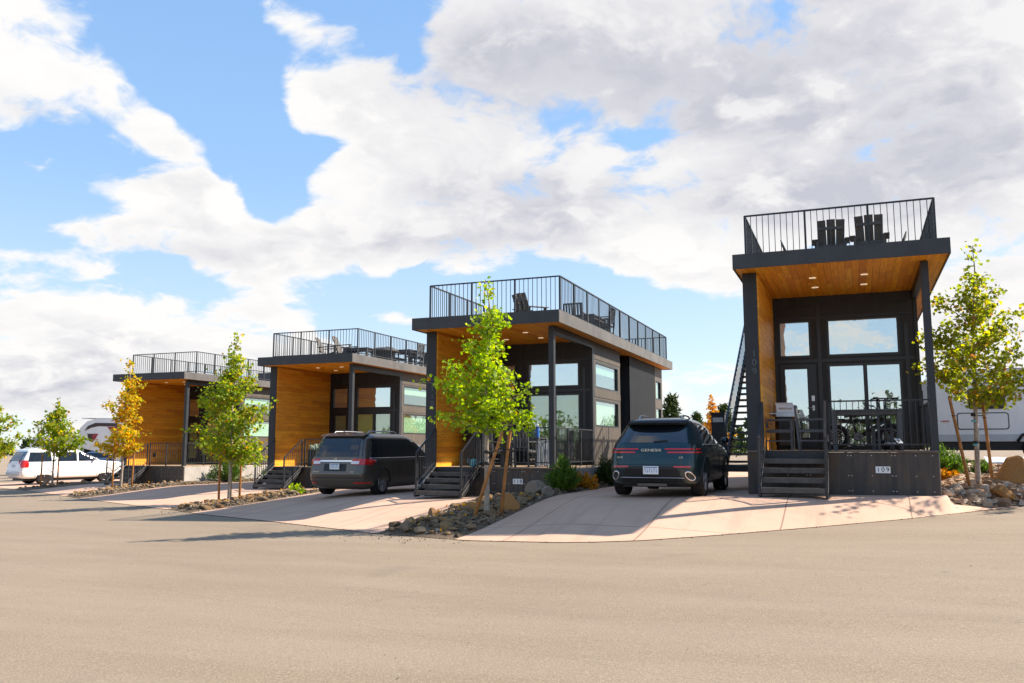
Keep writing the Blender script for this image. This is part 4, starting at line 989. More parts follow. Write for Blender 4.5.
def rv_hatch(root,x0,x1,z0,z1,y,name='hatch',mat='white_fibre'):
    P=rrect(x0,x1,z0,z1,.10); f=MB(); f.prism([(x,y-.006,z) for x,z in P],(0,.02,0)); fo=f.build(name,M['black_plastic'],root,fix=True)
    P=rrect(x0+.035,x1-.035,z0+.035,z1-.035,.075); g=MB(); g.prism([(x,y-.016,z) for x,z in P],(0,.009,0)); g.build('hatch_panel',M[mat],fo,fix=True)
zr=-.40
tr=thing('travel_trailer','white travel trailer with a grey slide-out behind the boulder bed','trailer',(2.45,33.0,zr))
s=MB(); s.prism([(x,0,z) for x,z in [(0,.62),(8.6,.62),(8.8,1.0),(8.8,2.2),(8.3,3.05),(.15,3.05),(0,2.95)]],(0,2.45,0)); s.build('body',M['white_fibre'],tr,fix=True)
s=MB(); s.prism([(x,-.012,z) for x,z in [(.02,.63),(8.55,.63),(8.55,.86),(.02,.86)]],(0,.011,0)); s.build('lower_panel',M['grey_fibre'],tr,fix=True)
s=MB(); s.box(.1,8.5,.1,2.35,.32,.615); s.build('chassis',M['black_plastic'],tr)
s=MB(); s.box(.05,8.4,-.02,2.47,3.052,3.09); s.build('roof_edge',M['grey_fibre'],tr)
s=MB(); s.box(3.2,4.2,.7,1.6,3.10,3.36); s.build('air_conditioner',M['white_fibre'],tr)
rv_window(tr,1.15,2.28,1.72,2.42,-.02); rv_hatch(tr,.78,2.35,1.02,1.60,0); rv_window(tr,5.2,6.6,1.6,2.4,-.02)
s=MB(); s.lathe([(.05,-.02),(.10,0),(.05,.02)],Matrix.Translation((.42,-.02,1.32))@Matrix.Diagonal((1.6,.3,.8,1)),16); s.build('marker_light',M['red_lens'],tr)
for x in (3.05,3.95): wheel_pair(tr,x,.05,.36)
s=MB(); s.tube([(2.55,-.02,.62),(2.7,-.06,.84),(3.5,-.07,.90),(4.3,-.06,.84),(4.45,-.02,.62)],.05,8); s.build('fender',M['black_plastic'],tr)
t_=MB(); t_.tube([(2.5,-.008,2.72),(3.3,-.010,2.80),(4.6,-.008,2.74)],.03,6); t_.tube([(2.7,-.008,2.60),(3.6,-.010,2.68),(4.4,-.008,2.64)],.018,6); t_.build('side_stripe',M['grey_fibre'],tr)
so=MB(); so.box(-1.55,-.12,-.35,2.3,.62,2.62); slo=so.build('slide_out',M['grey_fibre'],tr)
s=MB(); s.box(-.119,-.005,-.10,2.3,.62,2.55); s.build('slide_seal',M['black_plastic'],tr)
rv_window(tr,-1.35,-.25,1.75,2.42,-.37)
s=MB(); s.box(-1.6,-.05,-.40,2.35,2.625,2.66); s.build('slide_topper',M['white_fibre'],tr)
for x in (-1.4,-.3):
    s=MB(); s.bar((x,-.2,0),(x,-.2,.62),.07); s.build('stabiliser',M['black_plastic'],tr)
tp=thing('tarp','pale folded tarp lying on the stones beside the white trailer','tarp',(4.35,29.6,terr(4.35,29.6)+.02))
s=MB(); rng=random.Random(8); n=8; P=[[(-.75+1.5*i/n,-.35+.7*j/n+.1*i/n,.10+.05*rng.random()+.16*(j/n)) for j in range(n+1)] for i in range(n+1)]
for i in range(n):
    for j in range(n): s.quad(P[i][j],P[i+1][j],P[i+1][j+1],P[i][j+1],0,True)
for i in range(n): s.quad(P[i][0],(P[i][0][0],P[i][0][1],-.05),(P[i+1][0][0],P[i+1][0][1],-.05),P[i+1][0])
s.build('sheet',M['tarp'],tp,fix=True)
# fifth wheel at left
def caravan(name,label,loc,rz,prof,width,mat='white_fibre'):
    r=thing(name,label,'trailer',loc,rz); s=MB(); s.prism([(x,0,z) for x,z in prof],(0,width,0)); s.build('body',M[mat],r,fix=True); return r
zf=-2.0
fw_=caravan('fifth_wheel_trailer','white fifth wheel trailer nose with dark swoosh and red shield emblem above the white suv',(-46.9,41.2,zf),R(20),[(0,2.35),(-.03,2.7),(.12,3.3),(.55,3.72),(1.2,3.9),(10.2,3.9),(10.2,.7),(2.6,.7),(2.45,1.5),(1.6,1.72),(.5,1.95),(.1,2.15)],2.45)
s=MB(); s.prism([(x,-.012,z) for x,z in [(.42,3.10),(.62,3.42),(1.1,3.62),(2.6,3.60),(2.9,3.30),(2.75,3.05),(2.45,3.38),(1.3,3.40),(.85,3.30)]],(0,.010,0)); s.build('swoosh',M['dark_mark'],fw_,fix=True)
s=MB(); s.prism([(x,-.016,z) for x,z in [(1.9,3.36),(2.75,3.36),(2.55,3.06),(2.3,2.95)]],(0,.003,0)); s.build('swoosh',M['red_mark'],fw_,fix=True)
s=MB(); s.prism([(x,-.012,z) for x,z in [(.62,2.92),(1.25,2.92),(1.2,2.62),(.98,2.38),(.78,2.46),(.66,2.7)]],(0,.010,0)); s.build('emblem',M['dark_mark'],fw_,fix=True)
s=MB(); s.prism([(x,-.016,z) for x,z in [(.95,2.90),(1.35,2.90),(1.1,2.50),(1.02,2.44)]],(0,.003,0)); s.build('emblem',M['red_mark'],fw_,fix=True)
s=MB(); s.box(.15,10.1,.05,2.4,3.902,3.94); s.build('roof_edge',M['grey_fibre'],fw_)
for x in (6.8,7.8): wheel_pair(fw_,x,.02,.38)
s=MB(); s.box(2.7,10.1,.1,2.3,.35,.695); s.build('chassis',M['black_plastic'],fw_)
rv_window(fw_,3.4,4.6,1.9,2.7,-.02); rv_hatch(fw_,2.9,4.6,.85,1.45,0)
for y in (.5,1.9):
    s=MB(); s.bar((2.0,y,0),(2.0,y,1.7),.09); s.build('landing_leg',M['black_plastic'],fw_)
mh=caravan('motorhome','white motorhome far left behind the small street tree, rear window dark',(-61.5,49.5,-2.0),R(25),[(0,.6),(0,2.6),(.25,2.85),(6.4,2.85),(7.6,2.6),(7.75,2.0),(7.2,1.9),(7.5,1.25),(8.1,1.1),(8.2,.6)],2.3)
rv_window(mh,1.0,2.4,1.6,2.3,-.02); rv_window(mh,4.0,5.4,1.6,2.3,-.02); rv_hatch(mh,2.8,3.6,.7,1.3,0)
for x in (1.8,6.9): wheel_pair(mh,x,.02,.40)
s=MB(); s.box(.1,7.8,.1,2.2,.33,.595); s.build('chassis',M['black_plastic'],mh)
s=MB(); s.prism([(x,-.012,z) for x,z in [(.2,1.35),(7.0,1.35),(7.3,1.5),(.2,1.5)]],(0,.010,0)); s.build('side_stripe',M['red_mark'],mh,fix=True)
pu=caravan('cargo_van','white cargo van far left with dark cab windows, partly behind the white suv','' or (-54.5,44.8,-1.95),R(25),[(0,.4),(0,2.0),(.15,2.1),(3.6,2.1),(4.4,1.35),(5.3,1.15),(5.4,.4)],1.95); 
rv_window(pu,3.0,3.9,1.4,1.95,-.02)
for x in (1.0,4.4): wheel_pair(pu,x,.02,.34)
s=MB(); s.prism([(x,-.012,z) for x,z in [(.05,1.2),(.25,1.2),(.25,1.75),(.05,1.75)]],(0,.010,0)); s.build('tail_light',M['red_lens'],pu,fix=True)
# dark storage locker between the two nearest cabins, far back
lk=thing('storage_locker','tall dark storage locker with a pale strip beyond the teal suv','locker',(-4.72,30.6,terr(-4.5,30.6)))
s=MB(); s.box(0,.46,0,.6,.05,2.2); s.build('body',M['siding_dark'],lk)
s=MB(); s.box(-.03,.49,-.04,.64,2.203,2.26); s.build('roof',M['siding_dark'],lk)
s=MB(); s.box(.05,.41,-.015,-.001,1.92,2.08); s.build('pale_strip',M['grey_fibre'],lk)
s=MB(); s.box(.225,.235,-.006,-.001,.1,1.85); s.build('door_seam',M['black_ink'],lk)
s=MB()
for x in (.07,.39):
    for y in (.07,.53): s.box(x-.05,x+.05,y-.05,y+.05,-.02,.049)
s.build('foot',M['black_plastic'],lk)

def tailgate_seam(root,c,xw,z0,z1):
    mb=MB(); P=[(-xw,z1),(-xw,z0),(xw,z0),(xw,z1)]; pts=[]
    for (xa,za),(xb,zb) in zip(P,P[1:]):
        for k in range(12): pts.append(c.rear(xa+(xb-xa)*k/12,za+(zb-za)*k/12,.002))
    pts.append(c.rear(xw,z1,.002)); mb.tube(pts,.0045,4); mb.build('tailgate_seam',M['black_ink'],root)
tailgate_seam(suv,Car(SUV,7),.80,.66,1.06); tailgate_seam(van,Car(VAN,8),.86,.60,1.08); tailgate_seam(ws,Car(WS,9),.88,.74,1.22)
# ------------------------------------------------------------------ vegetation
def leaf(mb,p,size,rng,d=None):
    """one five-pointed folded leaf"""
    n=Vector((rng.gauss(0,1),rng.gauss(0,1),rng.gauss(.7,.8))).normalized(); t=Vector((rng.gauss(0,1),rng.gauss(0,1),rng.gauss(-.5,.6)))
    u=(t-n*t.dot(n)); 
    if u.length<1e-3: u=n.orthogonal()
    u.normalize(); w=n.cross(u); s=size
    pts=[(0,0),(.42,.10),(.36,.42),(.62,.62),(.22,.72),(0,1.08)]
    up=n*(s*.16)
    L=[p+u*(y*s)+w*(x*s)+up*abs(x)*1.6 for x,y in pts]; Rr=[p+u*(y*s)-w*(x*s)+up*abs(x)*1.6 for x,y in pts[1:-1]]
    i=len(mb.v); mb.v+=[tuple(q) for q in L]+[tuple(q) for q in Rr]
    # L: 0..5 ; R: 6..9
    mb.f.append((i,i+1,i+2,i+3,i+4,i+5)); mb.f.append((i,i+5,i+9,i+8,i+7,i+6)); mb.m+=[0,0]; mb.sm+=[False,False]
def street_tree(name,label,x,y,H,first,prof,leafm,seed,nleaf=2600,trunk_r=.045,lean=(0,0),size=.105,extra=(),group='young street trees between the driveways',barkm='bark',wander=.5,z=None,nb=30):
    rng=random.Random(seed); z=terr(x,y)-.03 if z is None else z
    t=thing(name,label,'tree',(x,y,z),0,group)
    tp=[Vector((lean[0]*(k/10)**1.5+rng.uniform(-.02,.02)*k/3,lean[1]*(k/10)**1.5+rng.uniform(-.02,.02)*k/3,H*.97*k/10)) for k in range(11)]
    tr=[trunk_r*(1-.93*k/10)+.004 for k in range(11)]
    b=MB(); b.tube([tp[0]-Vector((0,0,.1)),*tp],[tr[0]*1.35,*tr],8); tip=[]
    def at(q): 
        k=min(9,int(q*10)); f=q*10-k; return tp[k].lerp(tp[k+1],f)
    branches=[]
    for k in range(nb):
        q=first+(.96-first)*((k+rng.uniform(.1,.9))/nb); a=k*2.4+rng.uniform(-.4,.4); r=interp(q,prof)*rng.uniform(.55,1.15)
        branches.append((q,a,r,rng.uniform(.35,.9)))
    for q,a,r,up in extra: branches.append((q,a,r,up))
    lm=MB(); pts=[]
    for q,a,r,up in branches:
        p0=at(max(first*.9,q-.10)); p1=p0+Vector((math.cos(a)*r*.5,math.sin(a)*r*.5,r*up*.45+.05)); p2=p0+Vector((math.cos(a)*r,math.sin(a)*r,r*up+.06*rng.random()))
        p1+=Vector((rng.gauss(0,.04),rng.gauss(0,.04),rng.gauss(0,.03)))
        rb=max(.005,trunk_r*.36*(1-q*.6)); b.tube([p0,p1,p2],[rb,rb*.6,.003],5); 
        for j in range(2,10):
            f=j/9; c=p0.lerp(p1,f*2) if f<.5 else p1.lerp(p2,f*2-1); pts.append((c,.06+.09*min(1,r)*math.sin(min(1,f*1.1)*2.4),max(.15,r)))
        for m in range(4):
            f=rng.uniform(.4,1); c=p0.lerp(p1,f*2) if f<.5 else p1.lerp(p2,f*2-1); e=c+Vector((rng.gauss(0,.22),rng.gauss(0,.22),rng.uniform(-.05,.28)))*min(1,r+.2)
            b.tube([c,e],[.004,.002],4); pts.append((e,.10,.55*r)); pts.append((c.lerp(e,.6),.08,.4*r))
    for k in range(14):
        q=rng.uniform(.9,1.0); pts.append((at(q),.09,.22))
    W=[p[2] for p in pts]
    for k in range(nleaf):
        c,s,_=rng.choices(pts,W)[0]; p=c+Vector((rng.gauss(0,s),rng.gauss(0,s),rng.gauss(0,s*.8)))
        leaf(lm,p,size*rng.uniform(.65,1.2),rng)
    b.build('trunk',M[barkm],t); lm.build('crown',M[leafm],t)
    return t
def stake(label,x,y,h,lean,group='wooden tree stakes'):
    z=terr(x,y)-.15
    t=thing('tree_stake',label,'stake',(x,y,z),0,group); s=MB()
    s.tube([(0,0,0),(lean[0]*.5,lean[1]*.5,(h+.15)*.5),(lean[0],lean[1],h+.1),(lean[0]*1.02,lean[1]*1.02,h+.15)],[.036,.034,.032,.024],10); s.build('pole',M['stake_wood'],t)
    s=MB(); f=.8; s.tube([(lean[0]*f+.042*math.cos(a),lean[1]*f+.042*math.sin(a),(h+.15)*f) for a in [2*math.pi*k/12 for k in range(13)]],.008,5); s.build('tie_band',M['tie_black'],t)
    return t
def tie(t,h,dx,dy):
    s=MB(); s.tube([(0,0,h),(dx*.5,dy*.5,h-.02),(dx,dy,h+.02)],.014,6); s.lathe([(.055,h-.03),(.058,h),(.055,h+.03)],None,12); s.build('tree_tie',M['tie_black'],t)
PR=[(0,.2),(.35,.75),(.5,.85),(.7,.55),(.88,.28),(1,.08)]
t2=street_tree('maple_tree','bright lime-green young maple in the stone bed in front of the 110 cabin',-6.95,15.95,5.05,.40,[(.38,.30),(.48,.48),(.6,.66),(.72,.52),(.9,.28),(1,.1)],'leaf_lime',11,3300,.06,(.0,.05),.084,
   extra=((.40,3.35,.85,.3),(.40,-.15,1.10,.14),(.52,.2,.85,.6),(.52,3.3,.95,.65),(.56,3.0,.95,.9)),nb=27)
tie(t2,1.35,.22,.0); tie(t2,1.12,.18,.05)
stake('long leaning stake crossing in front of the lime-green maple trunk',-7.12,15.55,1.78,(.62,.10)); stake('stake right of the lime-green maple trunk, leaning slightly right',-6.70,16.05,1.72,(.22,-.02))
t3=street_tree('maple_tree','tall yellow-green street maple between two upright stakes, by the minivan drive',-17.55,20.95,5.25,.27,[(.25,.8),(.4,.98),(.55,.85),(.75,.6),(.9,.3),(1,.1)],'leaf_mixed',23,5600,.06,(.05,.0),.09,extra=((.36,-.2,1.2,.02),(.42,3.3,1.0,.2),(.38,2.9,.9,.2)),nb=34)
stake('upright stake on the left side of the tall yellow-green maple',-17.83,20.82,1.9,(-.02,0)); stake('upright stake on the right side of the tall yellow-green maple',-17.30,21.1,1.85,(.03,0)); tie(t3,1.55,.2,.1)
t4=street_tree('maple_tree','amber-orange young maple in front of the farthest cabin porch',-27.75,26.6,5.4,.30,[(.28,.42),(.4,.68),(.55,.58),(.75,.46),(.9,.30),(1,.1)],'leaf_amber',37,3200,.05,(.2,.0),.10,extra=((.40,3.4,1.05,.15),(.33,3.0,1.0,.2),(.62,3.3,1.0,.75)),nb=26)
stake('left stake in front of the amber-orange maple',-27.95,26.35,1.75,(.0,0)); stake('right stake beside the amber-orange maple',-27.45,26.85,1.8,(.06,0)); tie(t4,1.45,.2,.1)
t5=street_tree('maple_tree','small green maple standing in front of the white suv side windows',-35.85,30.2,4.35,.40,[(.34,1.0),(.45,1.15),(.6,.9),(.8,.55),(.9,.35),(1,.15)],'leaf_mixed',41,2400,.05,(0,0),.125,nb=28)
stake('left thin stake of the small green maple by the white suv',-36.25,29.9,1.6,(0,0)); stake('right thin stake of the small green maple by the white suv',-35.75,30.4,1.65,(0,0)); tie(t5,1.3,.2,.1)
t6=street_tree('maple_tree','green maple cut by the left picture edge, left of the white suv',-47.9,36.0,5.2,.25,[(.25,1.1),(.4,1.5),(.6,1.2),(.8,.8),(.9,.5),(1,.2)],'leaf_mixed',47,2600,.055,(0,0),.14,nb=30)
t1=street_tree('maple_tree','olive-yellow young maple among the stones right of the nearest cabin',2.42,21.3,5.55,.36,[(.34,.75),(.42,1.02),(.52,1.02),(.7,.80),(.88,.45),(1,.12)],'leaf_olive',59,4300,.055,(.20,.1),.088,extra=((.46,3.2,1.0,.6),(.42,-.1,1.25,.35),(.45,.2,1.2,.5),(.58,3.1,1.0,.7),(.66,-.2,.95,.8)),wander=.6,nb=26)
stake('left stake of the olive-yellow maple, leaning left beside the nearest cabin',2.22,20.75,1.98,(-.30,.05)); stake('right stake of the olive-yellow maple, near upright by the boulder',2.75,21.6,1.85,(-.10,.02)); tie(t1,1.55,.28,.1); tie(t1,.95,.1,.0)
for h in (.9,1.42):
    s=MB(); s.lathe([(.052,h-.02),(.056,h),(.052,h+.02)],None,12); s.build('tree_tie',M['cyan_plastic'],t1)
t0=street_tree('crimson_tree','crimson-leaved tree at the right picture edge, only branch tips in view',5.55,22.3,6.2,.35,[(.3,1.0),(.5,1.45),(.65,1.55),(.8,1.1),(1,.3)],'leaf_crimson',61,2300,.07,(0,0),.11,extra=((.66,3.35,1.75,.4),(.52,3.3,1.75,.5)),group=None,barkm='bark_dark',nb=28)
# conifers and autumn tree far behind
def pine(label,x,y,H,wd,seed,group='pines beyond the cabins'):
    rng=random.Random(seed); z=terr(x,y)-.1; t=thing('pine_tree',label,'tree',(x,y,z),0,group)
    b=MB(); b.tube([(0,0,0),(0,0,H*.5),(0,0,H*.97)],[.16,.10,.02],8); lm=MB()
    for k in range(46):
        q=.16+.82*k/46; r=wd*(1-q)**.75*rng.uniform(.6,1.1)+.12; a=k*2.4; p=Vector((0,0,H*q)); e=p+Vector((math.cos(a)*r,math.sin(a)*r,-.08*r+.1)); b.tube([p,e],[.03,.006],4)
        for j in range(34):
            f=rng.uniform(.25,1.05); c=p.lerp(e,f)+Vector((rng.gauss(0,.13),rng.gauss(0,.13),rng.gauss(.03,.11)))
            d=Vector((rng.gauss(0,1),rng.gauss(0,1),rng.gauss(.3,.6))).normalized()*rng.uniform(.25,.5); w=d.orthogonal().normalized()*.09
            lm.poly([c-w,c+w,c+d])
            w2=d.cross(w).normalized()*.09; lm.poly([c-w2,c+w2,c+d*.9])
    b.build('trunk',M['bark_dark'],t); lm.build('crown',M['needle_green'],t); return t
pine('broad dark pine just right of the 110 cabin, above the teal suv roof',-14.0,70,5.7,1.9,3); pine('small distant pine between the broad pine and the orange tree',-14.4,84,4.7,1.3,4); pine('dark pine directly left of the orange autumn tree',-11.2,80,5.3,1.6,5); pine('pine right of the orange autumn tree, beside the dark locker',-7.6,78,6.0,1.4,6); pine('rust-tinged pine partly behind the roof stairs of the nearest cabin',-6.2,66,5.6,1.7,7)
street_tree('autumn_tree','orange autumn tree rising behind the teal suv, between distant pines',-7.25,48,4.1,.30,[(.3,.8),(.45,1.0),(.6,.7),(.75,.35),(1,.1)],'leaf_orange',71,1200,.09,(0,0),.15,group=None,barkm='bark_dark',nb=22)
# shrubs
def shrub(label,x,y,h,r,seed,mat='juniper_green',n=700,name='juniper_shrub',spiky=True,group='low shrubs along the cabin bases',ang=None,dz=0):
    rng=random.Random(seed); t=thing(name,label,'shrub',(x,y,terr(x,y)-.02+dz),0,group); b=MB(); lm=MB()
    for k in range(38):
        a=rng.uniform(0,6.28) if ang is None else rng.gauss(ang,.9); el=rng.uniform(.25,1.35); L=r*rng.uniform(.6,1.15)
        e=Vector((math.cos(a)*math.cos(el)*L,math.sin(a)*math.cos(el)*L,math.sin(el)*h*rng.uniform(.7,1.1))); m=e*.5+Vector((0,0,.05))
        b.tube([(0,0,0),m,e],[.014,.009,.003],4)
        for j in range(n//38):
            f=rng.uniform(.25,1.05); c=e*f+Vector((rng.gauss(0,.05),rng.gauss(0,.05),rng.gauss(.02,.05)))
            if spiky:
                d=(e.normalized()+Vector((rng.gauss(0,.6),rng.gauss(0,.6),rng.gauss(.2,.5)))).normalized()*rng.uniform(.08,.19); w=d.orthogonal().normalized()*.018
                lm.poly([c-w,c+w,c+d]); w=d.cross(w).normalized()*.018; lm.poly([c-w,c+w,c+d*.9])
            else: leaf(lm,c,rng.uniform(.06,.11),rng)
    b.build('stem',M['bark_dark'],t); lm.build('foliage',M[mat],t); return t
shrub('bright green spreading juniper at the front right corner of the 110 cabin',-6.76,20.3,.80,.50,81,n=1700)
shrub('dark green juniper farther along the concrete base of the 110 cabin',-6.78,24.2,.8,.42,82,'needle_green',1800)
shrub('orange autumn groundcover between the two junipers of the 110 cabin',-6.78,22.0,.45,.5,83,'leaf_orange',700,'groundcover_shrub',False)
shrub('leafy green bush at the concrete base behind the yellow-green maple',-26.6,31.6,1.05,1.0,84,'juniper_green',2200)
shrub('small low green bush farther along that base, behind the maple stakes',-26.6,34.6,.6,.55,85,'juniper_green',1000)
shrub('green bush behind the left handrail of the minivan cabin steps',-26.5,37.0,1.0,.8,90,'juniper_green',1200)
shrub('small light green plant under the left rear bumper of the minivan',-16.75,23.1,.32,.3,86,'leaf_lime',300,'bed_plant',False)
shrub('green spreading juniper in the stone bed right of the nearest cabin',2.05,24.6,.85,.85,87,n=2600)
shrub('orange autumn groundcover in front of the juniper by the nearest cabin',2.05,23.9,.30,.36,88,'leaf_orange',500,'groundcover_shrub',False)
shrub('small green tuft at the right picture edge behind the boulder',4.75,24.6,.4,.4,89,'juniper_green',700)
shrub('tiny green tuft beside the stakes right of the nearest cabin',2.95,25.0,.32,.3,91,'juniper_green',500)
# ------------------------------------------------------------------ stones
def rock_mesh(seed,sub,sharp):
    bm=bmesh.new(); bmesh.ops.create_icosphere(bm,subdivisions=sub,radius=1); rng=random.Random(seed); o=Vector((rng.uniform(-99,99),)*3)
    planes=[(Vector((rng.gauss(0,1),rng.gauss(0,1),rng.gauss(0,1))).normalized(),rng.uniform(.38,.78)) for _ in range(sharp)]
    for v in bm.verts:
        p=v.co.copy(); d=1+.28*mnoise.noise(p*1.1+o)+.12*mnoise.noise(p*2.7+o)+.04*mnoise.noise(p*7+o); q=p*d
        for n,k in planes:
            e=q.dot(n)-k
            if e>0: q-=n*e*.9
        v.co=q
    me=bpy.data.meshes.new('rock'); bm.to_mesh(me); bm.free()
    for p in me.polygons: p.use_smooth=False
    return me
RK={m:[rock_mesh(i*7+j,2 if i<6 else 3,9) for i in range(8)] for j,m in enumerate(('rock','rock_pale'))}
for m,l in RK.items():
    for me in l: me.materials.append(M[m])
def put_rock(x,y,s,label,group,rng,mat='rock',name='rock',dz=0,me=None,flat=.62):
    o=bpy.data.objects.new(name,me or rng.choice(RK[mat])); COL.objects.link(o); sx,sy,sz=s*rng.uniform(.8,1.3),s*rng.uniform(.75,1.15),s*flat*rng.uniform(.8,1.2)
    o.scale=(sx,sy,sz); o.rotation_euler=(rng.uniform(-.25,.25),rng.uniform(-.25,.25),rng.uniform(0,6.28)); o.location=(x,y,terr(x,y)+dz+sz*.42)
    return tag(o,label,'rock',group)
def scatter(n,fx,s0,s1,label,group,seed,mat='rock',mnd=.8):
    rng=random.Random(seed); P=[]; tries=0
    while len(P)<n and tries<n*60:
        tries+=1; x,y,dz=fx(rng); s=s0+(s1-s0)*rng.random()**2.2
        if all(math.hypot(x-a,y-b)>(s+c)*mnd for a,b,c in P):
            P.append((x,y,s)); put_rock(x,y,s,label,group,rng,mat,'rock',dz)
def bedfx(b,yhi,ylo=0,e=.12):
    def f(rng):
        x=rng.uniform(b[0]+e,b[1]-e); lo=E0(x)+.2+ylo; y=rng.uniform(lo,yhi(x)); return x,y,mound(x,y,b)
    return f
scatter(125,bedfx(BEDS[0],lambda x:(17.2+(x+8.45)*1.3 if x<-7.25 else 18.6)),.07,.19,'grey-brown river stone heaped in the bed at the foot of the lime-green maple','stones in the lime-green maple bed',101,mnd=.68)
scatter(10,lambda r:((lambda x,y:(x,y,mound(x,y,BEDS[0])))(r.uniform(-7.0,-6.62),r.uniform(19.2,26))),.07,.15,'small stone along the concrete base of the 110 cabin','stones along the 110 cabin base',102)
scatter(55,bedfx(BEDS[1],lambda x:23.6 if x<-16.75 else 24.6),.08,.19,'grey-brown stone in the bed of the tall yellow-green maple','stones in the yellow-green maple bed',103)
scatter(42,bedfx(BEDS[2],lambda x:27.6 if x<-27.25 else 29.5),.08,.19,'grey-brown stone in the bed of the amber-orange maple','stones in the amber maple bed',104)
scatter(18,bedfx(BEDS[3],lambda x:32),.08,.18,'stone in the bed of the small green maple by the white suv','stones in the far left bed',105)
def rfx(rng):
    while True:
        x=rng.uniform(1.65,7.5); y=rng.uniform(19.0,27.5)
        if y>max(E0(x)+.4,19.15+(x-1.3)*.62 if x<3.0 else 0) and math.hypot(x-2.42,y-21.3)>.3 and math.hypot(x-3.4,y-22.0)>.85: return x,y,0
scatter(66,rfx,.10,.27,'pale angular stone in the bed right of the nearest cabin','stones right of the nearest cabin',106,'rock_pale',.72)
def hull_rock(pts,seed,mat):
    bm=bmesh.new()
    for p in pts: bm.verts.new(p)
    r=bmesh.ops.convex_hull(bm,input=bm.verts[:]); bmesh.ops.delete(bm,geom=[g for g in r['geom_unused']+r['geom_interior'] if isinstance(g,bmesh.types.BMVert)],context='VERTS')
    bmesh.ops.bevel(bm,geom=bm.edges[:],offset=.05,segments=1,affect='EDGES',clamp_overlap=True)
    bmesh.ops.triangulate(bm,faces=bm.faces[:]); bmesh.ops.subdivide_edges(bm,edges=bm.edges[:],cuts=3,use_grid_fill=True)
    o=Vector((seed*3.1,)*3)
    for v in bm.verts: v.co*=1+.05*mnoise.noise(v.co*2+o)+.03*mnoise.noise(v.co*6+o)
    me=bpy.data.meshes.new('boulder'); bm.to_mesh(me); bm.free(); me.materials.append(M[mat]); return me
rng=random.Random(9); bo=hull_rock([(-1,-.5,-.6),(-.75,-.75,-.6),(.9,-.8,-.6),(1.25,-.2,-.6),(.9,.7,-.6),(-.8,.7,-.6),(-.55,-.35,.55),(-.2,-.45,.72),(-.25,.4,.62),(.35,.1,.35),(1.1,-.45,-.15),(.2,-.85,-.1)],3,'rock_orange'); go=rock_mesh(995,4,6); go.materials.append(M['rock_grey']); oo=rock_mesh(998,4,9); oo.materials.append(M['rock_orange'])
def boulder(me,x,y,s,rz,label,dz=0):
    o=bpy.data.objects.new('boulder',me); COL.objects.link(o); o.scale=s; o.rotation_euler=(0,.08,rz); o.location=(x,y,terr(x,y)+s[2]*.40+dz); tag(o,label,'boulder')
boulder(bo,3.35,22.0,(.66,.55,.55),R(10),'large orange-brown angular boulder right of the olive maple stakes')
boulder(go,-6.98,18.95,(.30,.27,.28),R(0),'large round grey boulder beside the bright juniper of the 110 cabin'); boulder(go,-6.65,18.72,(.20,.19,.19),R(80),'medium grey boulder leaning on the large round one by the 110 juniper')
boulder(oo,-6.75,16.6,(.26,.22,.26),R(40),'orange-brown boulder right behind the stakes of the lime-green maple'); boulder(oo,-7.45,16.45,(.38,.24,.17),R(10),'long low orange-brown boulder left of the lime-green maple trunk')
boulder(oo,2.75,20.35,(.30,.24,.20),R(100),'brown slab of rock at the edge of the concrete near the left leaning stake'); 
# small stones: uncountable gravel between the rocks
def gravel(fxs,n,seed,s0,s1,mat='gravel_mix'):
    rng=random.Random(seed); mb=MB(); 
    base=[(-.5,-.4,-.3),(.5,-.5,-.3),(.55,.45,-.3),(-.45,.5,-.3),(-.3,-.25,.35),(.28,-.3,.3),(.3,.28,.38),(-.25,.3,.3)]
    for k in range(n):
        x,y,dz=rng.choice(fxs)(rng); s=s0+(s1-s0)*rng.random()**2; a=rng.uniform(0,6.28); c_,s_=math.cos(a),math.sin(a); z=terr(x,y)+dz+.01; i=len(mb.v); w=[rng.uniform(.7,1.3) for _ in range(3)]
        for px,py,pz in base:
            px=px*w[0]+rng.gauss(0,.08); py=py*w[1]+rng.gauss(0,.08); pz=pz*w[2]*.8+rng.gauss(0,.05)
            mb.v.append((x+s*(px*c_-py*s_),y+s*(px*s_+py*c_),z+s*(pz+.2)))
        for f in ((0,3,2,1),(4,5,6,7),(0,1,5,4),(1,2,6,5),(2,3,7,6),(3,0,4,7)): mb.f.append(tuple(i+q for q in f)); mb.m.append(0); mb.sm.append(False)
    o=mb.build('gravel',M[mat]); tag(o,kind='stuff')
gravel([bedfx(BEDS[0],lambda x:(17.4+(x+8.45)*1.3 if x<-7.25 else 24),0,.02),bedfx(BEDS[1],lambda x:23.8 if x<-16.75 else 30,0,.02),bedfx(BEDS[2],lambda x:27.9 if x<-27.25 else 34,0,.02)],4200,201,.03,.09)
def rg(rng):
    while True:
        x=rng.uniform(1.55,9); y=rng.uniform(18.9,31)
        if y>max(E0(x)+.12,18.90+(x-1.3)*.62 if x<3.0 else 0): return x,y,0
gravel([rg],4600,202,.06,.22,'gravel_pale')
# grit and stray pebbles on the road shoulder
gravel([lambda r:(lambda x:(x,E0(x)-abs(r.gauss(0,.5))-.02,-.004))(r.choice([-8.2,-7.2,-17.2,-27.4])+r.gauss(0,.7))],260,203,.010,.028)
gravel([lambda r:(r.uniform(-14,6),r.uniform(3,14),-.004)],60,204,.006,.013)
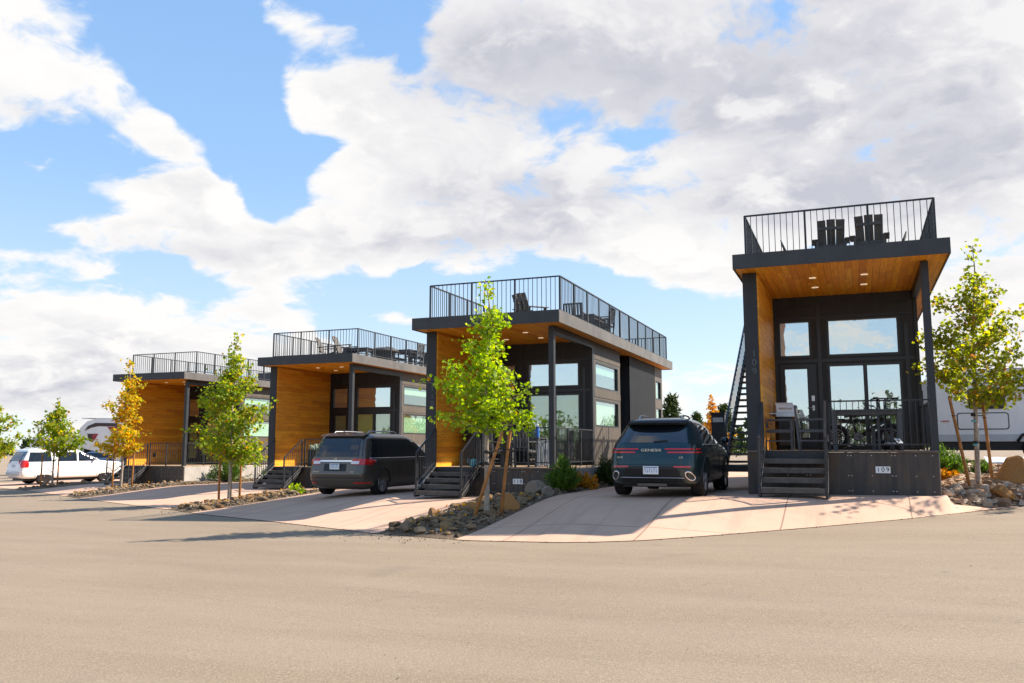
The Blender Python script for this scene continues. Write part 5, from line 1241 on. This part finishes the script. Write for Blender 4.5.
# far wood behind the viewer (mirrored in the windows) and on the horizon
def wood(x0,x1,y,h0,h1,seed,n,s=1.0):
    rng=random.Random(seed); mb=MB()
    for k in range(n):
        x=rng.uniform(x0,x1); yy=y+rng.uniform(-8,8); H=rng.uniform(h0,h1); z=terr(x,yy)-.3
        for j in range(60):
            q=rng.random()**.8; r=H*.24*(1-q*.85)*rng.uniform(.3,1); a=rng.uniform(0,6.28); c=Vector((x+r*math.cos(a),yy+r*math.sin(a),z+H*(.05+.95*q))); d=Vector((rng.gauss(0,1),rng.gauss(0,1),rng.gauss(.4,.8))).normalized()*rng.uniform(.5,1.1)*s; w=d.orthogonal().normalized()*.35*s
            mb.poly([c-w,c+w,c+d]); w=d.cross(w).normalized()*.35*s; mb.poly([c-w,c+w,c+d])
    tag(mb.build('far_wood',M['needle_green']),kind='stuff')
wood(-90,110,-95,5,10,301,170); wood(60,140,20,2.5,5,305,60); wood(-260,-120,170,3,5,302,90,1.1); wood(-60,80,190,5,8,303,110,1.3)
mb=MB(); N=60
for k in range(N):
    x0,x1=-900+1100*k/N,-900+1100*(k+1)/N; h=lambda x:-4+24*(.5+.5*mnoise.noise(Vector((x*.004,3.1,0))))+5*mnoise.noise(Vector((x*.02,1,0)))
    mb.quad((x0,700,-8),(x1,700,-8),(x1,760,h(x1)),(x0,760,h(x0)),0,True); mb.quad((x0,760,h(x0)),(x1,760,h(x1)),(x1,900,-8),(x0,900,-8),0,True)
soil('hill_cover',(.05,.07,.05),(.08,.10,.07),(.06,.08,.05),.02); tag(mb.build('hills',M['hill_cover']),kind='structure')

def litter(fxs,n,seed,mat,label=None):
    rng=random.Random(seed); mb=MB()
    for k in range(n):
        x,y,dz=rng.choice(fxs)(rng); leaf(mb,Vector((x,y,terr(x,y)+dz+rng.uniform(.02,.12))),rng.uniform(.05,.085),rng)
    tag(mb.build('fallen_leaves',M[mat]),kind='stuff')
litter([bedfx(BEDS[0],lambda x:(17.4+(x+8.45)*1.3 if x<-7.25 else 24),0,.02),bedfx(BEDS[1],lambda x:23.8 if x<-16.75 else 30,0,.02),bedfx(BEDS[2],lambda x:27.9 if x<-27.25 else 34,0,.02),rg],190,401,'leaf_orange')

gravel([lambda r:(lambda x:(x,E0(x)-abs(r.gauss(0,.05))+.01,-.003))(r.uniform(-36,2.6))],1100,206,.008,.022)
# ------------------------------------------------------------------ camera
F=853.; P_=math.atan((448-341.5)/F); A_=math.atan((857-512)*math.cos(P_)/F)
hd=Vector((-math.sin(A_),math.cos(A_),0)); rt=Vector((math.cos(A_),math.sin(A_),0)); fwd=hd*math.cos(P_)+Vector((0,0,math.sin(P_))); upv=-hd*math.sin(P_)+Vector((0,0,math.cos(P_)))
cam=bpy.data.cameras.new('camera'); co=bpy.data.objects.new('camera',cam); COL.objects.link(co)
co.rotation_euler=fwd.to_track_quat('-Z','Y').to_euler(); co.location=(0,0,0); cam.sensor_width=36; cam.lens=F/1024*36; cam.clip_end=5000; cam.clip_start=.05; sc.camera=co
# ------------------------------------------------------------------ light
SUN=Vector((1.05,.72,1.0)).normalized(); el=math.asin(SUN.z); az=math.atan2(SUN.x,SUN.y)
l=bpy.data.lights.new('sun','SUN'); l.energy=3.0; l.angle=R(.53); l.color=(1,.90,.76); lo=bpy.data.objects.new('sun',l); COL.objects.link(lo); lo.rotation_euler=(-SUN).to_track_quat('-Z','Y').to_euler(); lo.location=(30,20,40)
w=bpy.data.worlds.new('World'); sc.world=w; w.use_nodes=True
T=NT.__new__(NT); T.t=w.node_tree; T.t.nodes.clear(); T.out=T.t.nodes.new('ShaderNodeOutputWorld')
sky=T.n('ShaderNodeTexSky',sky_type='NISHITA',sun_disc=False,sun_elevation=el,sun_rotation=az,air_density=1.0,dust_density=.6,ozone_density=1.6)
d=T.co('Generated'); nv=T.n('ShaderNodeVectorMath',operation='NORMALIZE'); T.t.links.new(d,nv.inputs[0]); x,y,z=T.sep(nv.outputs[0])
azn=T.math('ARCTAN2',x,y); eln=T.math('ARCSINE',z)
ae=T.n('ShaderNodeCombineXYZ'); T.t.links.new(azn,ae.inputs[0]); T.t.links.new(eln,ae.inputs[1])
def pix(px,py):
    v=(fwd+rt*((px-512)/F)+upv*((341.5-py)/F)).normalized(); return math.atan2(v.x,v.y),math.asin(v.z)
# clumps of cloud (positive) and gaps of blue (negative): centre, radii and tilt on the sky dome
BL=[(35,100,105,60,-12,1.1),(120,140,75,40,-33,1.0),(180,178,55,24,-38,.8),(222,196,22,10,-30,.4),(70,172,30,12,0,.4),(40,10,50,14,0,.35),
 (350,100,56,28,-8,1.0),(300,22,62,18,-20,.6),(222,60,22,9,-20,.6),(245,104,9,8,0,.5),(225,128,9,10,0,.45),
 (480,135,95,48,-6,1.1),(430,190,95,44,0,1.0),(545,185,85,44,0,1.0),(345,190,70,42,0,.8),(360,250,70,20,0,.7),
 (240,240,90,17,-4,1.5),(130,234,60,13,0,1.5),(300,268,50,9,0,.6),(110,262,30,12,0,.5),(150,276,20,8,0,.35),(60,345,150,66,0,1.3),(240,325,70,46,0,1.1),(150,372,170,40,0,.9),
 (420,262,70,20,0,.55),(395,318,24,8,0,.6),(640,235,100,36,-4,1.1),(700,210,80,40,0,.9),(690,40,300,80,0,2.2),(880,130,280,130,0,2.4),(860,240,200,50,0,.9),(760,170,120,50,0,.9),
 (980,300,90,80,0,1.2),(990,200,120,90,0,.9),(700,388,110,20,0,.8),(960,60,200,80,0,.9),
 (190,50,60,70,10,-.8),(262,140,32,85,8,-.9),(60,210,120,18,0,-.9),(170,260,60,6,0,-.15),(205,296,80,8,0,-.4),(225,170,14,24,-20,-.5),
 (628,140,34,18,0,-1.6),(590,120,40,22,10,-.7),(733,174,16,9,0,-1.0),(565,300,150,28,0,-.8),(400,55,40,30,0,-.6),(310,160,26,12,0,-.5),(325,146,50,9,10,-1.1),(300,190,14,20,0,-.6),(430,150,10,16,20,-.7),(415,85,12,26,0,-.5),(490,292,80,16,0,-.4),(640,330,120,30,0,-.5),(330,55,30,18,0,-.3),(262,205,22,12,0,-.4),(40,240,70,10,0,-.3),(560,75,30,14,20,.5)]
GR=[(800,60,320,80,0,.9),(860,180,170,36,0,.8),(560,50,160,50,0,.5),(520,200,95,26,0,1.1),(500,55,90,40,0,.5),(640,90,120,40,0,.6),(430,240,90,16,0,.7),(80,140,70,14,-20,.5),(230,255,80,10,0,.5),(80,385,140,26,0,.35),(470,190,60,14,0,.5),(90,120,60,12,0,.15),(980,170,100,60,0,.5)]
def field(L):
    acc=None
    for px,py,rx,ry,rot,wt in L:
        a,e=pix(px,py); a2,_=pix(px+rx,py); _,e2=pix(px,py-ry) if py-ry>-400 else (0,e+.1)
        sa=max(.008,abs(a2-a)); se=max(.006,abs(e2-e))
        m=T.n('ShaderNodeMapping',vector_type='TEXTURE'); T.t.links.new(ae.outputs[0],m.inputs[0]); m.inputs['Location'].default_value=(a,e,0); m.inputs['Rotation'].default_value=(0,0,R(rot)); m.inputs['Scale'].default_value=(sa,se,1)
        dt=T.n('ShaderNodeVectorMath',operation='DOT_PRODUCT'); T.t.links.new(m.outputs[0],dt.inputs[0]); T.t.links.new(m.outputs[0],dt.inputs[1])
        g=T.math('MULTIPLY',T.math('POWER',2.0,T.math('MULTIPLY',dt.outputs['Value'],-1.0)),wt)
        acc=g if acc is None else T.math('ADD',acc,g)
    return acc
# cloud plane coordinates (perspective of a flat cloud deck)
iz=T.math('DIVIDE',1.0,T.math('ADD',T.math('MAXIMUM',z,0.0),.34))
cp=T.n('ShaderNodeVectorMath',operation='SCALE'); T.t.links.new(nv.outputs[0],cp.inputs[0]); T.t.links.new(iz,cp.inputs['Scale'])
def dens(vec):
    big=T.noise(vec,2.3,3,.5); wv=T.n('ShaderNodeTexNoise'); T.t.links.new(vec,wv.inputs['Vector']); wv.inputs['Scale'].default_value=3.8; wv.inputs['Detail'].default_value=4
    ad=T.n('ShaderNodeVectorMath',operation='MULTIPLY_ADD'); T.t.links.new(wv.outputs['Color'],ad.inputs[0]); ad.inputs[1].default_value=(.20,.20,.20); T.t.links.new(vec,ad.inputs[2])
    fb=T.noise(ad.outputs[0],4.6,12,.60)
    vo=T.n('ShaderNodeTexVoronoi',feature='F1',normalize=True); T.t.links.new(ad.outputs[0],vo.inputs['Vector']); vo.inputs['Scale'].default_value=5.5; vo.inputs['Detail'].default_value=3; vo.inputs['Roughness'].default_value=.5; vo.inputs['Lacunarity'].default_value=2.2; pass
    bil=T.math('SUBTRACT',.34,vo.outputs['Distance'])
    return T.math('ADD',T.math('ADD',T.math('MULTIPLY',T.math('SUBTRACT',fb,.5),1.0),T.math('MULTIPLY',bil,.50)),T.math('MULTIPLY',T.math('SUBTRACT',big,.5),.55))
d0=dens(cp.outputs[0])
sh=T.n('ShaderNodeVectorMath',operation='ADD'); T.t.links.new(cp.outputs[0],sh.inputs[0]); sh.inputs[1].default_value=(.07,.0,.07)
d1=dens(sh.outputs[0])
# out of the framed part of the sky a plain broken cover
front=T.n('ShaderNodeVectorMath',operation='DOT_PRODUCT'); T.t.links.new(nv.outputs[0],front.inputs[0]); front.inputs[1].default_value=tuple(hd)
fm=T.n('ShaderNodeMapRange',interpolation_type='SMOOTHSTEP'); T.t.links.new(front.outputs['Value'],fm.inputs[0]); fm.inputs[1].default_value=.45; fm.inputs[2].default_value=.8
raw=field(BL); bl=T.math('MULTIPLY',T.math('TANH',T.math('MULTIPLY',raw,1.3)),.30)
bl=T.math('ADD',T.math('MULTIPLY',bl,fm.outputs[0]),T.math('MULTIPLY',T.math('SUBTRACT',1.0,fm.outputs[0]),.06))
lvl=T.math('SUBTRACT',T.math('ADD',d0,bl),.165)
alpha=T.n('ShaderNodeMapRange',interpolation_type='SMOOTHSTEP'); T.t.links.new(lvl,alpha.inputs[0]); alpha.inputs[1].default_value=-.05; alpha.inputs[2].default_value=.10
thick=T.n('ShaderNodeMapRange',interpolation_type='SMOOTHSTEP'); T.t.links.new(lvl,thick.inputs[0]); thick.inputs[1].default_value=.05; thick.inputs[2].default_value=.35
lit=T.n('ShaderNodeMapRange'); T.t.links.new(T.math('SUBTRACT',d1,d0),lit.inputs[0]); lit.inputs[1].default_value=-.13; lit.inputs[2].default_value=.15
gr=T.math('MULTIPLY',field(GR),fm.outputs[0]); gr=T.math('MULTIPLY',gr,T.math('ADD',.45,T.math('MULTIPLY',lit.outputs[0],.75)),clamp=True)
CLOUD=2.72
gr2=T.math('ADD',T.math('MULTIPLY',gr,.72),T.math('MULTIPLY',T.math('MULTIPLY',lit.outputs[0],thick.outputs[0]),.78),clamp=True)
cc=T.mix(gr2,(1.0*CLOUD,.985*CLOUD,.97*CLOUD),(.58*CLOUD,.59*CLOUD,.665*CLOUD))
grad=T.ramp(z,[(0.0,(2.5,2.75,2.95)),(.12,(1.8,2.35,2.95)),(.30,(1.05,1.80,2.90)),(.6,(.72,1.42,2.7))])
skm=T.mix(.72,T.mix(1.0,sky.outputs[0],(.54,.54,.54),'MULTIPLY'),grad)
fin=T.mix(alpha.outputs[0],skm,cc)
bg=T.n('ShaderNodeBackground'); T.t.links.new(fin,bg.inputs[0]); bg.inputs[1].default_value=.10; T.t.links.new(bg.outputs[0],T.out.inputs[0])
vs=sc.view_settings; sc.display_settings.display_device='sRGB'; vs.view_transform='Standard'; vs.look='None'; vs.exposure=1.9; vs.gamma=1; vs.use_curve_mapping=False
